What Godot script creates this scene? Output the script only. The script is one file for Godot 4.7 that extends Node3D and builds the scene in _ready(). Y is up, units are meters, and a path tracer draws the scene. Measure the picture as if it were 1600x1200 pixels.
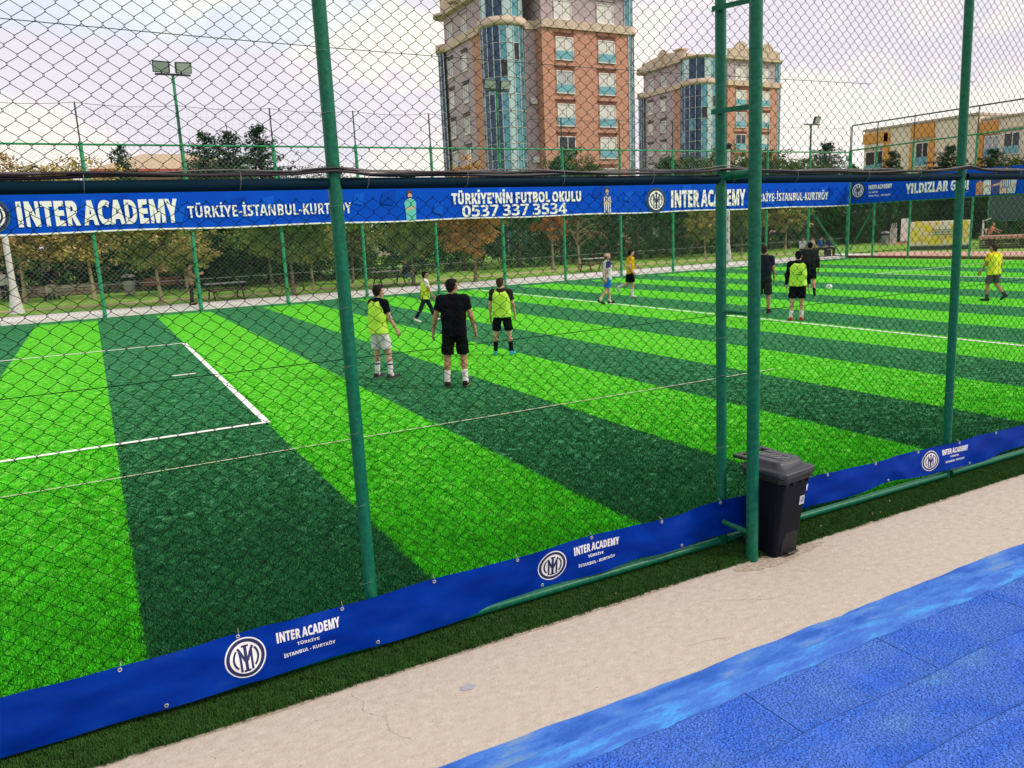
extends Node3D

var rng := RandomNumberGenerator.new()
var mats := {}
var taken := {}
var font_bold: Font
var font_plain: Font
var letters := {}

# ------------------------------------------------------------------ mesh builder
class MB:
	var v := PackedVector3Array()
	var c := PackedColorArray()
	var idx := PackedInt32Array()
	var col := Color.WHITE

	func add(p: Vector3) -> int:
		v.append(p)
		c.append(col)
		return v.size() - 1

	func tri(i: int, j: int, k: int) -> void:   # counter-clockwise seen from outside
		idx.append(i); idx.append(k); idx.append(j)

	func quad_i(i: int, j: int, k: int, l: int) -> void:
		tri(i, j, k)
		tri(i, k, l)

	func quad(a: Vector3, b: Vector3, d: Vector3, e: Vector3) -> void:
		var i := add(a)
		add(b); add(d); add(e)
		quad_i(i, i + 1, i + 2, i + 3)

	func box(at: Vector3, size: Vector3, basis := Basis()) -> void:
		var h := size * 0.5
		for f in [[0, 1, 2], [1, 2, 0], [2, 0, 1]]:
			for s in [-1.0, 1.0]:
				var n := Vector3(); n[f[0]] = s * h[f[0]]
				var u := Vector3(); u[f[1]] = h[f[1]]
				var w := Vector3(); w[f[2]] = h[f[2]]
				if s < 0:
					var t := u; u = w; w = t
				quad(at + basis * (n - u - w), at + basis * (n + u - w), at + basis * (n + u + w), at + basis * (n - u + w))

	# box with its edges cut off
	func cbox(at: Vector3, size: Vector3, b: float, basis := Basis()) -> void:
		var h := size * 0.5
		var q := {}
		for sx in [-1.0, 1.0]:
			for sy in [-1.0, 1.0]:
				for sz in [-1.0, 1.0]:
					for a in 3:
						var s := Vector3(sx, sy, sz)
						var p := Vector3(sx * (h.x - b), sy * (h.y - b), sz * (h.z - b))
						p[a] = s[a] * h[a]
						q[[sx, sy, sz, a]] = at + basis * p
		for a in 3:
			var u := (a + 1) % 3
			var w := (a + 2) % 3
			for s in [-1.0, 1.0]:
				var k := []
				for e in [[-1.0, -1.0], [1.0, -1.0], [1.0, 1.0], [-1.0, 1.0]]:
					var g := [0.0, 0.0, 0.0]
					g[a] = s; g[u] = e[0]; g[w] = e[1]
					k.append(q[[g[0], g[1], g[2], a]])
				if s > 0: quad(k[0], k[1], k[2], k[3])
				else: quad(k[3], k[2], k[1], k[0])
			for su in [-1.0, 1.0]:
				for sw in [-1.0, 1.0]:
					var g1 := [0.0, 0.0, 0.0]
					var g2 := [0.0, 0.0, 0.0]
					g1[a] = -1.0; g1[u] = su; g1[w] = sw
					g2[a] = 1.0; g2[u] = su; g2[w] = sw
					var p0: Vector3 = q[[g1[0], g1[1], g1[2], u]]
					var p1: Vector3 = q[[g2[0], g2[1], g2[2], u]]
					var p2: Vector3 = q[[g2[0], g2[1], g2[2], w]]
					var p3: Vector3 = q[[g1[0], g1[1], g1[2], w]]
					if su * sw > 0: quad(p0, p3, p2, p1)
					else: quad(p0, p1, p2, p3)

	func tube(pts: Array, r, sides := 8, caps := true) -> void:
		var n := pts.size()
		var last := Vector3.ZERO
		var up := Vector3.ZERO
		var first := v.size()
		for i in n:
			var p: Vector3 = pts[i]
			var d: Vector3 = (pts[mini(i + 1, n - 1)] - pts[maxi(i - 1, 0)]).normalized()
			if i == 0:
				up = d.cross(Vector3.RIGHT if absf(d.x) < 0.9 else Vector3.UP).normalized()
			else:
				up = (up - d * up.dot(d)).normalized()
			var side := d.cross(up)
			var rr: float = r[i] if r is Array else r
			for k in sides:
				var a := TAU * k / sides
				add(p + (up * cos(a) + side * sin(a)) * rr)
			if i > 0:
				var o := first + (i - 1) * sides
				for k in sides:
					var k2 := (k + 1) % sides
					quad_i(o + k, o + k2, o + sides + k2, o + sides + k)
			last = d
		if caps and sides > 3:
			for e in 2:
				var o := first + (n - 1) * sides * e
				var cc := add(pts[(n - 1) * e])
				var ring := []
				for k in sides: ring.append(add(v[o + k]))
				for k in sides:
					var k2: int = (k + 1) % sides
					if e == 1: tri(cc, ring[k], ring[k2])
					else: tri(cc, ring[k2], ring[k])

	# rings of equal size, joined smoothly along and around
	func loft(rings: Array, closed := true, cap0 := false, cap1 := false) -> void:
		var first := v.size()
		var m: int = rings[0].size()
		for rg in rings:
			for p in rg: add(p)
		for i in rings.size() - 1:
			for k in (m if closed else m - 1):
				var k2 := (k + 1) % m
				var o := first + i * m
				quad_i(o + k, o + k2, o + m + k2, o + m + k)
		if cap0: poly(rings[0], true)
		if cap1: poly(rings[-1], false)

	func poly(pts, flip := false) -> void:
		var ctr := Vector3.ZERO
		for p in pts: ctr += p
		var cc := add(ctr / pts.size())
		var ring := []
		for p in pts: ring.append(add(p))
		for k in pts.size():
			var k2: int = (k + 1) % pts.size()
			if flip: tri(cc, ring[k2], ring[k])
			else: tri(cc, ring[k], ring[k2])

	# profile of (radius, height) turned round the y axis
	func lathe(prof: Array, at := Vector3.ZERO, sides := 16, basis := Basis()) -> void:
		var rings := []
		for p in prof:
			var rg := []
			for k in sides:
				var a := -TAU * k / sides
				rg.append(at + basis * Vector3(p.x * cos(a), p.y, p.x * sin(a)))
			rings.append(rg)
		loft(rings)

	func ball(at: Vector3, r: Vector3, sides := 12, rows := 8) -> void:
		var rings := []
		for i in rows + 1:
			var t := PI * i / rows - PI / 2
			var rg := []
			for k in sides:
				var a := -TAU * k / sides
				rg.append(at + Vector3(r.x * cos(t) * cos(a), r.y * sin(t), r.z * cos(t) * sin(a)))
			rings.append(rg)
		loft(rings)

	func prism(outline: PackedVector2Array, to3: Callable, depth: float) -> void:   # to3(x, y, z)
		var t := Geometry2D.triangulate_polygon(outline)
		for zz in [0.0, depth]:
			var o := v.size()
			for p in outline: add(to3.call(p.x, p.y, zz))
			for i in range(0, t.size(), 3):
				if zz > 0: tri(o + t[i], o + t[i + 1], o + t[i + 2])
				else: tri(o + t[i], o + t[i + 2], o + t[i + 1])
		for i in outline.size():
			var a := outline[i]
			var b := outline[(i + 1) % outline.size()]
			quad(to3.call(a.x, a.y, 0.0), to3.call(b.x, b.y, 0.0), to3.call(b.x, b.y, depth), to3.call(a.x, a.y, depth))

	func mesh() -> ArrayMesh:
		var nn := PackedVector3Array()
		nn.resize(v.size())
		for i in range(0, idx.size(), 3):
			var a := idx[i]
			var b := idx[i + 1]
			var d := idx[i + 2]
			var f := (v[d] - v[a]).cross(v[b] - v[a])
			nn[a] += f; nn[b] += f; nn[d] += f
		for i in nn.size():
			nn[i] = nn[i].normalized() if nn[i].length_squared() > 1e-20 else Vector3.UP
		var arr := []
		arr.resize(Mesh.ARRAY_MAX)
		arr[Mesh.ARRAY_VERTEX] = v
		arr[Mesh.ARRAY_NORMAL] = nn
		arr[Mesh.ARRAY_COLOR] = c
		arr[Mesh.ARRAY_INDEX] = idx
		var m := ArrayMesh.new()
		m.add_surface_from_arrays(Mesh.PRIMITIVE_TRIANGLES, arr)
		return m

# ------------------------------------------------------------------ nodes
func numbered(called: String) -> String:
	var n: int = taken.get(called, 0)
	taken[called] = n + 1
	return called if n == 0 else "%s_%03d" % [called, n]

func tag(o: Node, label: String, category := "", group := "", kind := "") -> Node:
	o.set_meta("label", label)
	if category: o.set_meta("category", category)
	if group: o.set_meta("group", group)
	if kind: o.set_meta("kind", kind)
	return o

func thing(called: String, label: String, category: String, at := Vector3.ZERO, turn := 0.0, group := "") -> Node3D:
	var o := Node3D.new()
	o.name = numbered(called)
	add_child(o)
	o.position = at
	o.rotation.y = turn
	tag(o, label, category, group)
	return o

func part(called: String, mesh: Mesh, material: Material, parent: Node, at := Vector3.ZERO, turn := 0.0) -> MeshInstance3D:
	var o := MeshInstance3D.new()
	if parent == self:
		o.name = numbered(called)
	else:
		var n := 0
		var nm := called
		if not parent.has_meta("__n"): parent.set_meta("__n", {})
		var d: Dictionary = parent.get_meta("__n")
		n = d.get(called, 0)
		d[called] = n + 1
		if n > 0: nm = "%s_%03d" % [called, n]
		o.name = nm
	o.mesh = mesh
	o.material_override = null
	for s in mesh.get_surface_count():
		o.set_surface_override_material(s, material)
	parent.add_child(o, true)
	o.position = at
	o.rotation.y = turn
	return o

func struct(called: String, label: String, mesh: Mesh, material: Material) -> MeshInstance3D:
	var o := part(called, mesh, material, self)
	tag(o, label, "", "", "structure")
	return o

# ------------------------------------------------------------------ materials
func lin(r: float, g: float, b: float, a := 1.0) -> Color:
	var k := Color(r, g, b).linear_to_srgb()
	k.a = a
	return k

func mat(key: String, col: Color, rough := 0.8, metal := 0.0) -> StandardMaterial3D:
	if mats.has(key): return mats[key]
	var m := StandardMaterial3D.new()
	m.resource_name = key
	m.albedo_color = lin(col.r, col.g, col.b)
	m.roughness = rough
	m.metallic = metal
	mats[key] = m
	return m

func vmat(key: String, rough := 0.8) -> StandardMaterial3D:
	if mats.has(key): return mats[key]
	var m := StandardMaterial3D.new()
	m.resource_name = key
	m.vertex_color_use_as_albedo = true
	m.roughness = rough
	m.metallic_specular = 0.2
	mats[key] = m
	return m

func leafmat() -> StandardMaterial3D:
	if mats.has("leaf"): return mats["leaf"]
	var m := vmat("leaf", 0.75)
	m.backlight_enabled = true
	m.backlight = Color(0.5, 0.46, 0.24)
	m.cull_mode = BaseMaterial3D.CULL_DISABLED
	return m

func noise_tex(size: int, freq: float, ramp: Array, type := FastNoiseLite.TYPE_SIMPLEX_SMOOTH, octaves := 4, sd := 1, warp := 0.0, gain := 0.5) -> NoiseTexture2D:
	var n := FastNoiseLite.new()
	n.seed = sd
	n.noise_type = type
	n.frequency = freq
	n.fractal_octaves = octaves
	n.fractal_gain = gain
	if warp > 0.0:
		n.domain_warp_enabled = true
		n.domain_warp_amplitude = warp
	var t := NoiseTexture2D.new()
	t.width = size; t.height = size
	t.seamless = true
	t.noise = n
	var g := Gradient.new()
	var off := PackedFloat32Array()
	var cols := PackedColorArray()
	for r in ramp:
		off.append(r[0])
		cols.append(lin(r[1].r, r[1].g, r[1].b))
	g.offsets = off
	g.colors = cols
	t.color_ramp = g
	return t

func bump_tex(size: int, freq: float, strength := 4.0, octaves := 4, sd := 3) -> NoiseTexture2D:
	var n := FastNoiseLite.new()
	n.seed = sd
	n.frequency = freq
	n.fractal_octaves = octaves
	var t := NoiseTexture2D.new()
	t.width = size; t.height = size
	t.seamless = true
	t.noise = n
	t.as_normal_map = true
	t.bump_strength = strength
	return t

# a material whose colour comes from a tiling noise laid over the world; metres = size of one tile
func surf(key: String, tex: Texture2D, metres: float, rough := 0.9, normal: Texture2D = null, nscale := 1.0) -> StandardMaterial3D:
	if mats.has(key): return mats[key]
	var m := StandardMaterial3D.new()
	m.resource_name = key
	m.albedo_texture = tex
	m.roughness = rough
	m.metallic_specular = 0.2
	m.uv1_triplanar = true
	m.uv1_world_triplanar = true
	m.uv1_scale = Vector3.ONE / metres
	if normal:
		m.normal_enabled = true
		m.normal_texture = normal
		m.normal_scale = nscale
	mats[key] = m
	return m

# ------------------------------------------------------------------ lettering and emblems
# text laid into a box: x from 0..w, y from 0..h, each vertex sent through put(x, y)
func lettering(text: String, w: float, h: float, put: Callable, bold := true, parent: Node = null, material: Material = null, called := "lettering") -> MeshInstance3D:
	var key := text + str(bold)
	if not letters.has(key):
		var font := font_bold if bold else font_plain
		var big := MB.new()
		var cap := Vector2.ZERO
		var pen := 0.0
		for ch in ("N" + text):
			var t := TextMesh.new()
			t.text = ch
			t.font = font
			t.font_size = 48
			t.pixel_size = 0.01
			t.depth = 0.0
			t.curve_step = 1.5
			t.horizontal_alignment = HORIZONTAL_ALIGNMENT_LEFT
			var adv := font.get_string_size(ch, HORIZONTAL_ALIGNMENT_LEFT, -1, 48).x * 0.01
			if ch == " ":
				pen += adv * 0.8
				continue
			if bold and (ch == "I" or ch == "İ"):   # a plain stem, as on the signs
				var sw := 0.112
				big.quad(Vector3(pen + 0.03, cap.x, 0), Vector3(pen + 0.03 + sw, cap.x, 0), Vector3(pen + 0.03 + sw, cap.y, 0), Vector3(pen + 0.03, cap.y, 0))
				if ch == "İ": big.quad(Vector3(pen + 0.03, cap.y + 0.03, 0), Vector3(pen + 0.03 + sw, cap.y + 0.03, 0), Vector3(pen + 0.03 + sw, cap.y + 0.11, 0), Vector3(pen + 0.03, cap.y + 0.11, 0))
				pen += sw + 0.055
				continue
			var g: Array = t.get_mesh_arrays()
			var gv: PackedVector3Array = g[Mesh.ARRAY_VERTEX]
			if cap == Vector2.ZERO:
				cap = Vector2(1e9, -1e9)
				for p in gv: cap = Vector2(minf(cap.x, p.y), maxf(cap.y, p.y))
				continue
			var o := big.v.size()
			for p in gv: big.add(Vector3(p.x + pen, p.y, 0))
			for q in g[Mesh.ARRAY_INDEX]: big.idx.append(q + o)
			pen += adv
		letters[key] = [big.v, big.idx]
	var vs: PackedVector3Array = letters[key][0]
	var lo := Vector3(1e9, 1e9, 0)
	var hi := -lo
	for p in vs:
		lo = lo.min(p); hi = hi.max(p)
	var m := MB.new()
	for p in vs:
		m.add(put.call((p.x - lo.x) / (hi.x - lo.x) * w, (p.y - lo.y) / (hi.y - lo.y) * h))
	m.idx = letters[key][1]
	return part(called, m.mesh(), material, parent)

func disc_part(called: String, r: float, put: Callable, parent: Node, material: Material, r0 := 0.0) -> void:
	var m := MB.new()
	var n := 40
	var q := 7
	for k in n + 1:
		var a := TAU * k / n
		for j in q + 1:
			var rr := lerpf(r, r0, j / float(q))
			m.add(put.call(cos(a) * rr, sin(a) * rr))
	for k in n:
		for j in q:
			var o := k * (q + 1) + j
			m.quad_i(o, o + q + 1, o + q + 2, o + 1)
	part(called, m.mesh(), material, parent)

func stroke(m: MB, pts: Array, w: float, put: Callable) -> void:
	var fine := []
	for i in pts.size() - 1:
		for k in 4: fine.append(pts[i].lerp(pts[i + 1], k / 4.0))
	fine.append(pts[-1])
	pts = fine
	var o := m.v.size()
	for i in pts.size():
		var p: Vector2 = pts[i]
		var d: Vector2 = (pts[mini(i + 1, pts.size() - 1)] - pts[maxi(i - 1, 0)]).normalized()
		var n := Vector2(-d.y, d.x) * w * 0.5
		m.add(put.call(p.x + n.x, p.y + n.y))
		m.add(put.call(p.x - n.x, p.y - n.y))
	for i in pts.size() - 1:
		m.quad_i(o + i * 2, o + i * 2 + 1, o + i * 2 + 3, o + i * 2 + 2)

# round club emblem of radius r; put(x, y, lift) gives the place of a point
func emblem(r: float, put: Callable, parent: Node, rim: Material) -> void:
	var navy := mat("print_navy", Color(0.012, 0.018, 0.09), 0.45)
	var white := mat("print_white", Color(0.82, 0.82, 0.84), 0.45)
	disc_part("emblem_ring", r, func(x, y): return put.call(x, y, 0.0015), parent, rim)
	disc_part("emblem_band", r * 0.93, func(x, y): return put.call(x, y, 0.003), parent, navy)
	disc_part("emblem_field", r * 0.76, func(x, y): return put.call(x, y, 0.004), parent, white)
	var m := MB.new()
	var pt := func(x, y): return put.call(x * r, y * r, 0.006)
	stroke(m, [Vector2(0.02, 0.55), Vector2(0.02, -0.60)], 0.15, pt)
	stroke(m, [Vector2(-0.15, 0.57), Vector2(0.19, 0.57)], 0.10, pt)
	stroke(m, [Vector2(-0.15, -0.62), Vector2(0.19, -0.62)], 0.10, pt)
	stroke(m, [Vector2(-0.27, 0.36), Vector2(-0.25, 0.0), Vector2(-0.24, -0.64)], 0.11, pt)
	stroke(m, [Vector2(-0.34, 0.52), Vector2(-0.20, 0.25), Vector2(-0.02, -0.16)], 0.12, pt)
	stroke(m, [Vector2(0.30, 0.36), Vector2(0.29, 0.0), Vector2(0.29, -0.62)], 0.11, pt)
	stroke(m, [Vector2(0.08, -0.16), Vector2(0.25, 0.25), Vector2(0.38, 0.52)], 0.12, pt)
	for s in [-1.0, 1.0]:
		var arc := []
		for k in 9:
			var a := lerpf(-0.80, 0.72, k / 8.0)
			arc.append(Vector2(s * (cos(a) * 0.62 - 0.03) + 0.02, sin(a) * 0.62))
		stroke(m, arc, 0.10, pt)
	part("emblem_monogram", m.mesh(), navy, parent)

# ------------------------------------------------------------------ bodies: capsules joined smoothly and meshed as surface nets
# bone = [a, b, ra, rb, cut]; cut > 0 ends the bone flat at b
func nets(m: MB, bones: Array, cell: float, k: float) -> void:
	var lo := Vector3(1e9, 1e9, 1e9)
	var hi := -lo
	for b in bones:
		var r := Vector3.ONE * (maxf(b[2], b[3]) + k + cell * 2.0)
		lo = lo.min(b[0] - r).min(b[1] - r)
		hi = hi.max(b[0] + r).max(b[1] + r)
	var nx := int((hi.x - lo.x) / cell) + 2
	var ny := int((hi.y - lo.y) / cell) + 2
	var nz := int((hi.z - lo.z) / cell) + 2
	var f := PackedFloat32Array()
	f.resize(nx * ny * nz)
	f.fill(1.0)
	for b in bones:
		var a: Vector3 = b[0]
		var ab: Vector3 = b[1] - a
		var ll := maxf(ab.length_squared(), 1e-9)
		var dir := ab / sqrt(ll)
		var length := sqrt(ll)
		var ra: float = b[2]
		var rb: float = b[3]
		var cut: bool = b.size() > 4 and b[4] > 0
		var r := Vector3.ONE * (maxf(ra, rb) + k + cell * 1.5)
		var l0 := ((a.min(b[1]) - r - lo) / cell).floor()
		var h0 := ((a.max(b[1]) + r - lo) / cell).ceil()
		for z in range(maxi(int(l0.z), 0), mini(int(h0.z), nz)):
			for y in range(maxi(int(l0.y), 0), mini(int(h0.y), ny)):
				var o := (z * ny + y) * nx
				for x in range(maxi(int(l0.x), 0), mini(int(h0.x), nx)):
					var p := lo + Vector3(x, y, z) * cell - a
					var t := clampf(p.dot(ab) / ll, 0.0, 1.0)
					var d := p.distance_to(ab * t) - lerpf(ra, rb, t)
					if cut: d = maxf(d, p.dot(dir) - length)
					var e := f[o + x]
					var g := absf(d - e)
					if g >= k: f[o + x] = minf(d, e)
					else: f[o + x] = minf(d, e) - (k - g) * (k - g) / (4.0 * k)
	var ids := PackedInt32Array()
	ids.resize(nx * ny * nz)
	ids.fill(-1)
	var st := [1, nx, nx * ny]
	var corner := [0, 1, nx, nx + 1, nx * ny, nx * ny + 1, nx * ny + nx, nx * ny + nx + 1]
	var edges := [[0, 1], [2, 3], [4, 5], [6, 7], [0, 2], [1, 3], [4, 6], [5, 7], [0, 4], [1, 5], [2, 6], [3, 7]]
	var off := []
	for i in 8: off.append(Vector3(i & 1, (i >> 1) & 1, (i >> 2) & 1))
	for z in nz - 1:
		for y in ny - 1:
			var o := (z * ny + y) * nx
			for x in nx - 1:
				var i := o + x
				var s0 := f[i] < 0.0
				if f[i] > cell * 2.0 or f[i] < -cell * 2.0: continue
				if s0 == (f[i + 1] < 0.0) and s0 == (f[i + nx] < 0.0) and s0 == (f[i + nx + 1] < 0.0) and s0 == (f[i + st[2]] < 0.0) and s0 == (f[i + st[2] + 1] < 0.0) and s0 == (f[i + st[2] + nx] < 0.0) and s0 == (f[i + st[2] + nx + 1] < 0.0): continue
				var sum := Vector3.ZERO
				var n := 0
				for e in edges:
					var fa := f[i + corner[e[0]]]
					var fb := f[i + corner[e[1]]]
					if (fa < 0.0) != (fb < 0.0):
						sum += off[e[0]].lerp(off[e[1]], fa / (fa - fb))
						n += 1
				ids[i] = m.add(lo + (Vector3(x, y, z) + sum / n) * cell)
	for z in range(1, nz - 1):
		for y in range(1, ny - 1):
			for x in range(1, nx - 1):
				var i := (z * ny + y) * nx + x
				if ids[i] < 0 and ids[i - 1] < 0 and ids[i - nx] < 0 and ids[i - nx * ny] < 0: continue
				var s := f[i] < 0.0
				for ax in 3:
					if s == (f[i + st[ax]] < 0.0): continue
					var du: int = st[(ax + 1) % 3]
					var dw: int = st[(ax + 2) % 3]
					var q0 := ids[i - du - dw]
					var q1 := ids[i - dw]
					var q2 := ids[i]
					var q3 := ids[i - du]
					if q0 < 0 or q1 < 0 or q2 < 0 or q3 < 0: continue
					if s: m.quad_i(q0, q1, q2, q3)
					else: m.quad_i(q3, q2, q1, q0)

var head_mesh: Dictionary = {}
var hand_parts: MB
var hair_parts := {}

func build_head() -> void:
	# origin: where the neck meets the skull; +z is the face; about 0.23 m high
	var m := MB.new()
	var V := func(x, y, z): return Vector3(x, y, z)
	var b := [
		[V.call(0, 0.135, -0.03), V.call(0, 0.14, 0.03), 0.080, 0.073],
		[V.call(0, 0.07, 0.0), V.call(0, 0.10, 0.02), 0.062, 0.066],
		[V.call(-0.03, 0.03, 0.03), V.call(0.03, 0.03, 0.03), 0.036, 0.036],
		[V.call(0, 0.012, 0.068), V.call(0, 0.02, 0.06), 0.022, 0.03],
		[V.call(0, 0.105, 0.092), V.call(0, 0.068, 0.108), 0.009, 0.015],
		[V.call(-0.035, 0.118, 0.080), V.call(0.035, 0.118, 0.080), 0.014, 0.014],
		[V.call(-0.012, 0.040, 0.090), V.call(0.012, 0.040, 0.090), 0.010, 0.010],
		[V.call(-0.045, 0.07, 0.06), V.call(-0.04, 0.06, 0.06), 0.026, 0.026],
		[V.call(0.045, 0.07, 0.06), V.call(0.04, 0.06, 0.06), 0.026, 0.026],
		[V.call(-0.079, 0.105, -0.012), V.call(-0.079, 0.07, -0.004), 0.014, 0.010],
		[V.call(0.079, 0.105, -0.012), V.call(0.079, 0.07, -0.004), 0.014, 0.010],
		[V.call(0, -0.06, -0.02), V.call(0, 0.05, -0.015), 0.056, 0.054],
	]
	nets(m, b, 0.0065, 0.014)
	head_mesh["v"] = m
	var h := MB.new()
	nets(h, [
		[V.call(0, 0.150, -0.035), V.call(0, 0.160, 0.025), 0.082, 0.070],
		[V.call(0, 0.10, -0.045), V.call(0, 0.12, -0.04), 0.072, 0.078],
		[V.call(-0.055, 0.13, -0.02), V.call(-0.062, 0.11, 0.015), 0.030, 0.016],
		[V.call(0.055, 0.13, -0.02), V.call(0.062, 0.11, 0.015), 0.030, 0.016],
		[V.call(-0.03, 0.19, 0.055), V.call(0.03, 0.19, 0.05), 0.026, 0.028],
		[V.call(0, 0.05, -0.055), V.call(0, 0.08, -0.05), 0.040, 0.055]], 0.008, 0.012)
	for i in h.v.size():
		var p := h.v[i]
		var q := sin(p.x * 210.0 + p.z * 130.0) * sin(p.y * 180.0 - p.z * 90.0)
		h.v[i] += (p - Vector3(0, 0.12, -0.02)).normalized() * q * 0.003
	hair_parts["short"] = h
	var w := MB.new()
	nets(w, [
		[V.call(-0.06, 0.10, -0.045), V.call(0.06, 0.10, -0.045), 0.040, 0.040],
		[V.call(0, 0.06, -0.06), V.call(0, 0.11, -0.07), 0.045, 0.040]], 0.008, 0.012)
	hair_parts["fringe"] = w
	var g := MB.new()
	nets(g, [
		[V.call(0, 0.150, -0.035), V.call(0, 0.160, 0.025), 0.086, 0.072],
		[V.call(0, 0.0, -0.065), V.call(0, 0.12, -0.045), 0.06, 0.082],
		[V.call(-0.075, 0.02, -0.02), V.call(-0.065, 0.13, 0.0), 0.028, 0.028],
		[V.call(0.075, 0.02, -0.02), V.call(0.065, 0.13, 0.0), 0.028, 0.028]], 0.008, 0.012)
	hair_parts["long"] = g
	# beard and jaw stubble
	var bd := MB.new()
	nets(bd, [
		[V.call(-0.05, 0.045, 0.03), V.call(-0.025, 0.012, 0.068), 0.026, 0.024],
		[V.call(0.05, 0.045, 0.03), V.call(0.025, 0.012, 0.068), 0.026, 0.024],
		[V.call(-0.025, 0.005, 0.07), V.call(0.025, 0.005, 0.07), 0.024, 0.024]], 0.008, 0.012)
	hair_parts["beard"] = bd

func build_hand() -> void:
	# wrist at the origin, fingers towards -y, palm facing +x, thumb towards +z (a hand hanging at the side)
	var m := MB.new()
	var b := [[Vector3(0, 0, 0), Vector3(0, -0.03, 0.0), 0.024, 0.026]]
	for i in 4:
		var z := [0.030, 0.010, -0.010, -0.029][i] as float
		var l := [0.070, 0.080, 0.074, 0.058][i] as float
		var k := Vector3(0.0, -0.088 + absf(z) * 0.15, z)
		b.append([Vector3(0, -0.025, z * 0.6), k, 0.016, 0.012])
		var p1 := k + Vector3(0.006, -0.45 * l, z * 0.12)
		var p2 := p1 + Vector3(0.014, -0.32 * l, 0)
		var p3 := p2 + Vector3(0.018, -0.20 * l, 0)
		b.append([k, p1, 0.0098, 0.0090])
		b.append([p1, p2, 0.0090, 0.0082])
		b.append([p2, p3, 0.0082, 0.0072])
	b.append([Vector3(0.004, -0.022, 0.018), Vector3(0.014, -0.056, 0.046), 0.015, 0.011])
	b.append([Vector3(0.014, -0.056, 0.046), Vector3(0.022, -0.088, 0.052), 0.0105, 0.0085])
	nets(m, b, 0.0045, 0.006)
	hand_parts = m

func put_parts(m: MB, src: MB, t: Transform3D, tint: Callable) -> void:
	var o := m.v.size()
	var flip := t.basis.determinant() < 0
	for p in src.v:
		m.col = tint.call(p)
		m.add(t * p)
	for i in range(0, src.idx.size(), 3):
		m.idx.append(o + src.idx[i])
		m.idx.append(o + src.idx[i + (2 if flip else 1)])
		m.idx.append(o + src.idx[i + (1 if flip else 2)])

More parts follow.
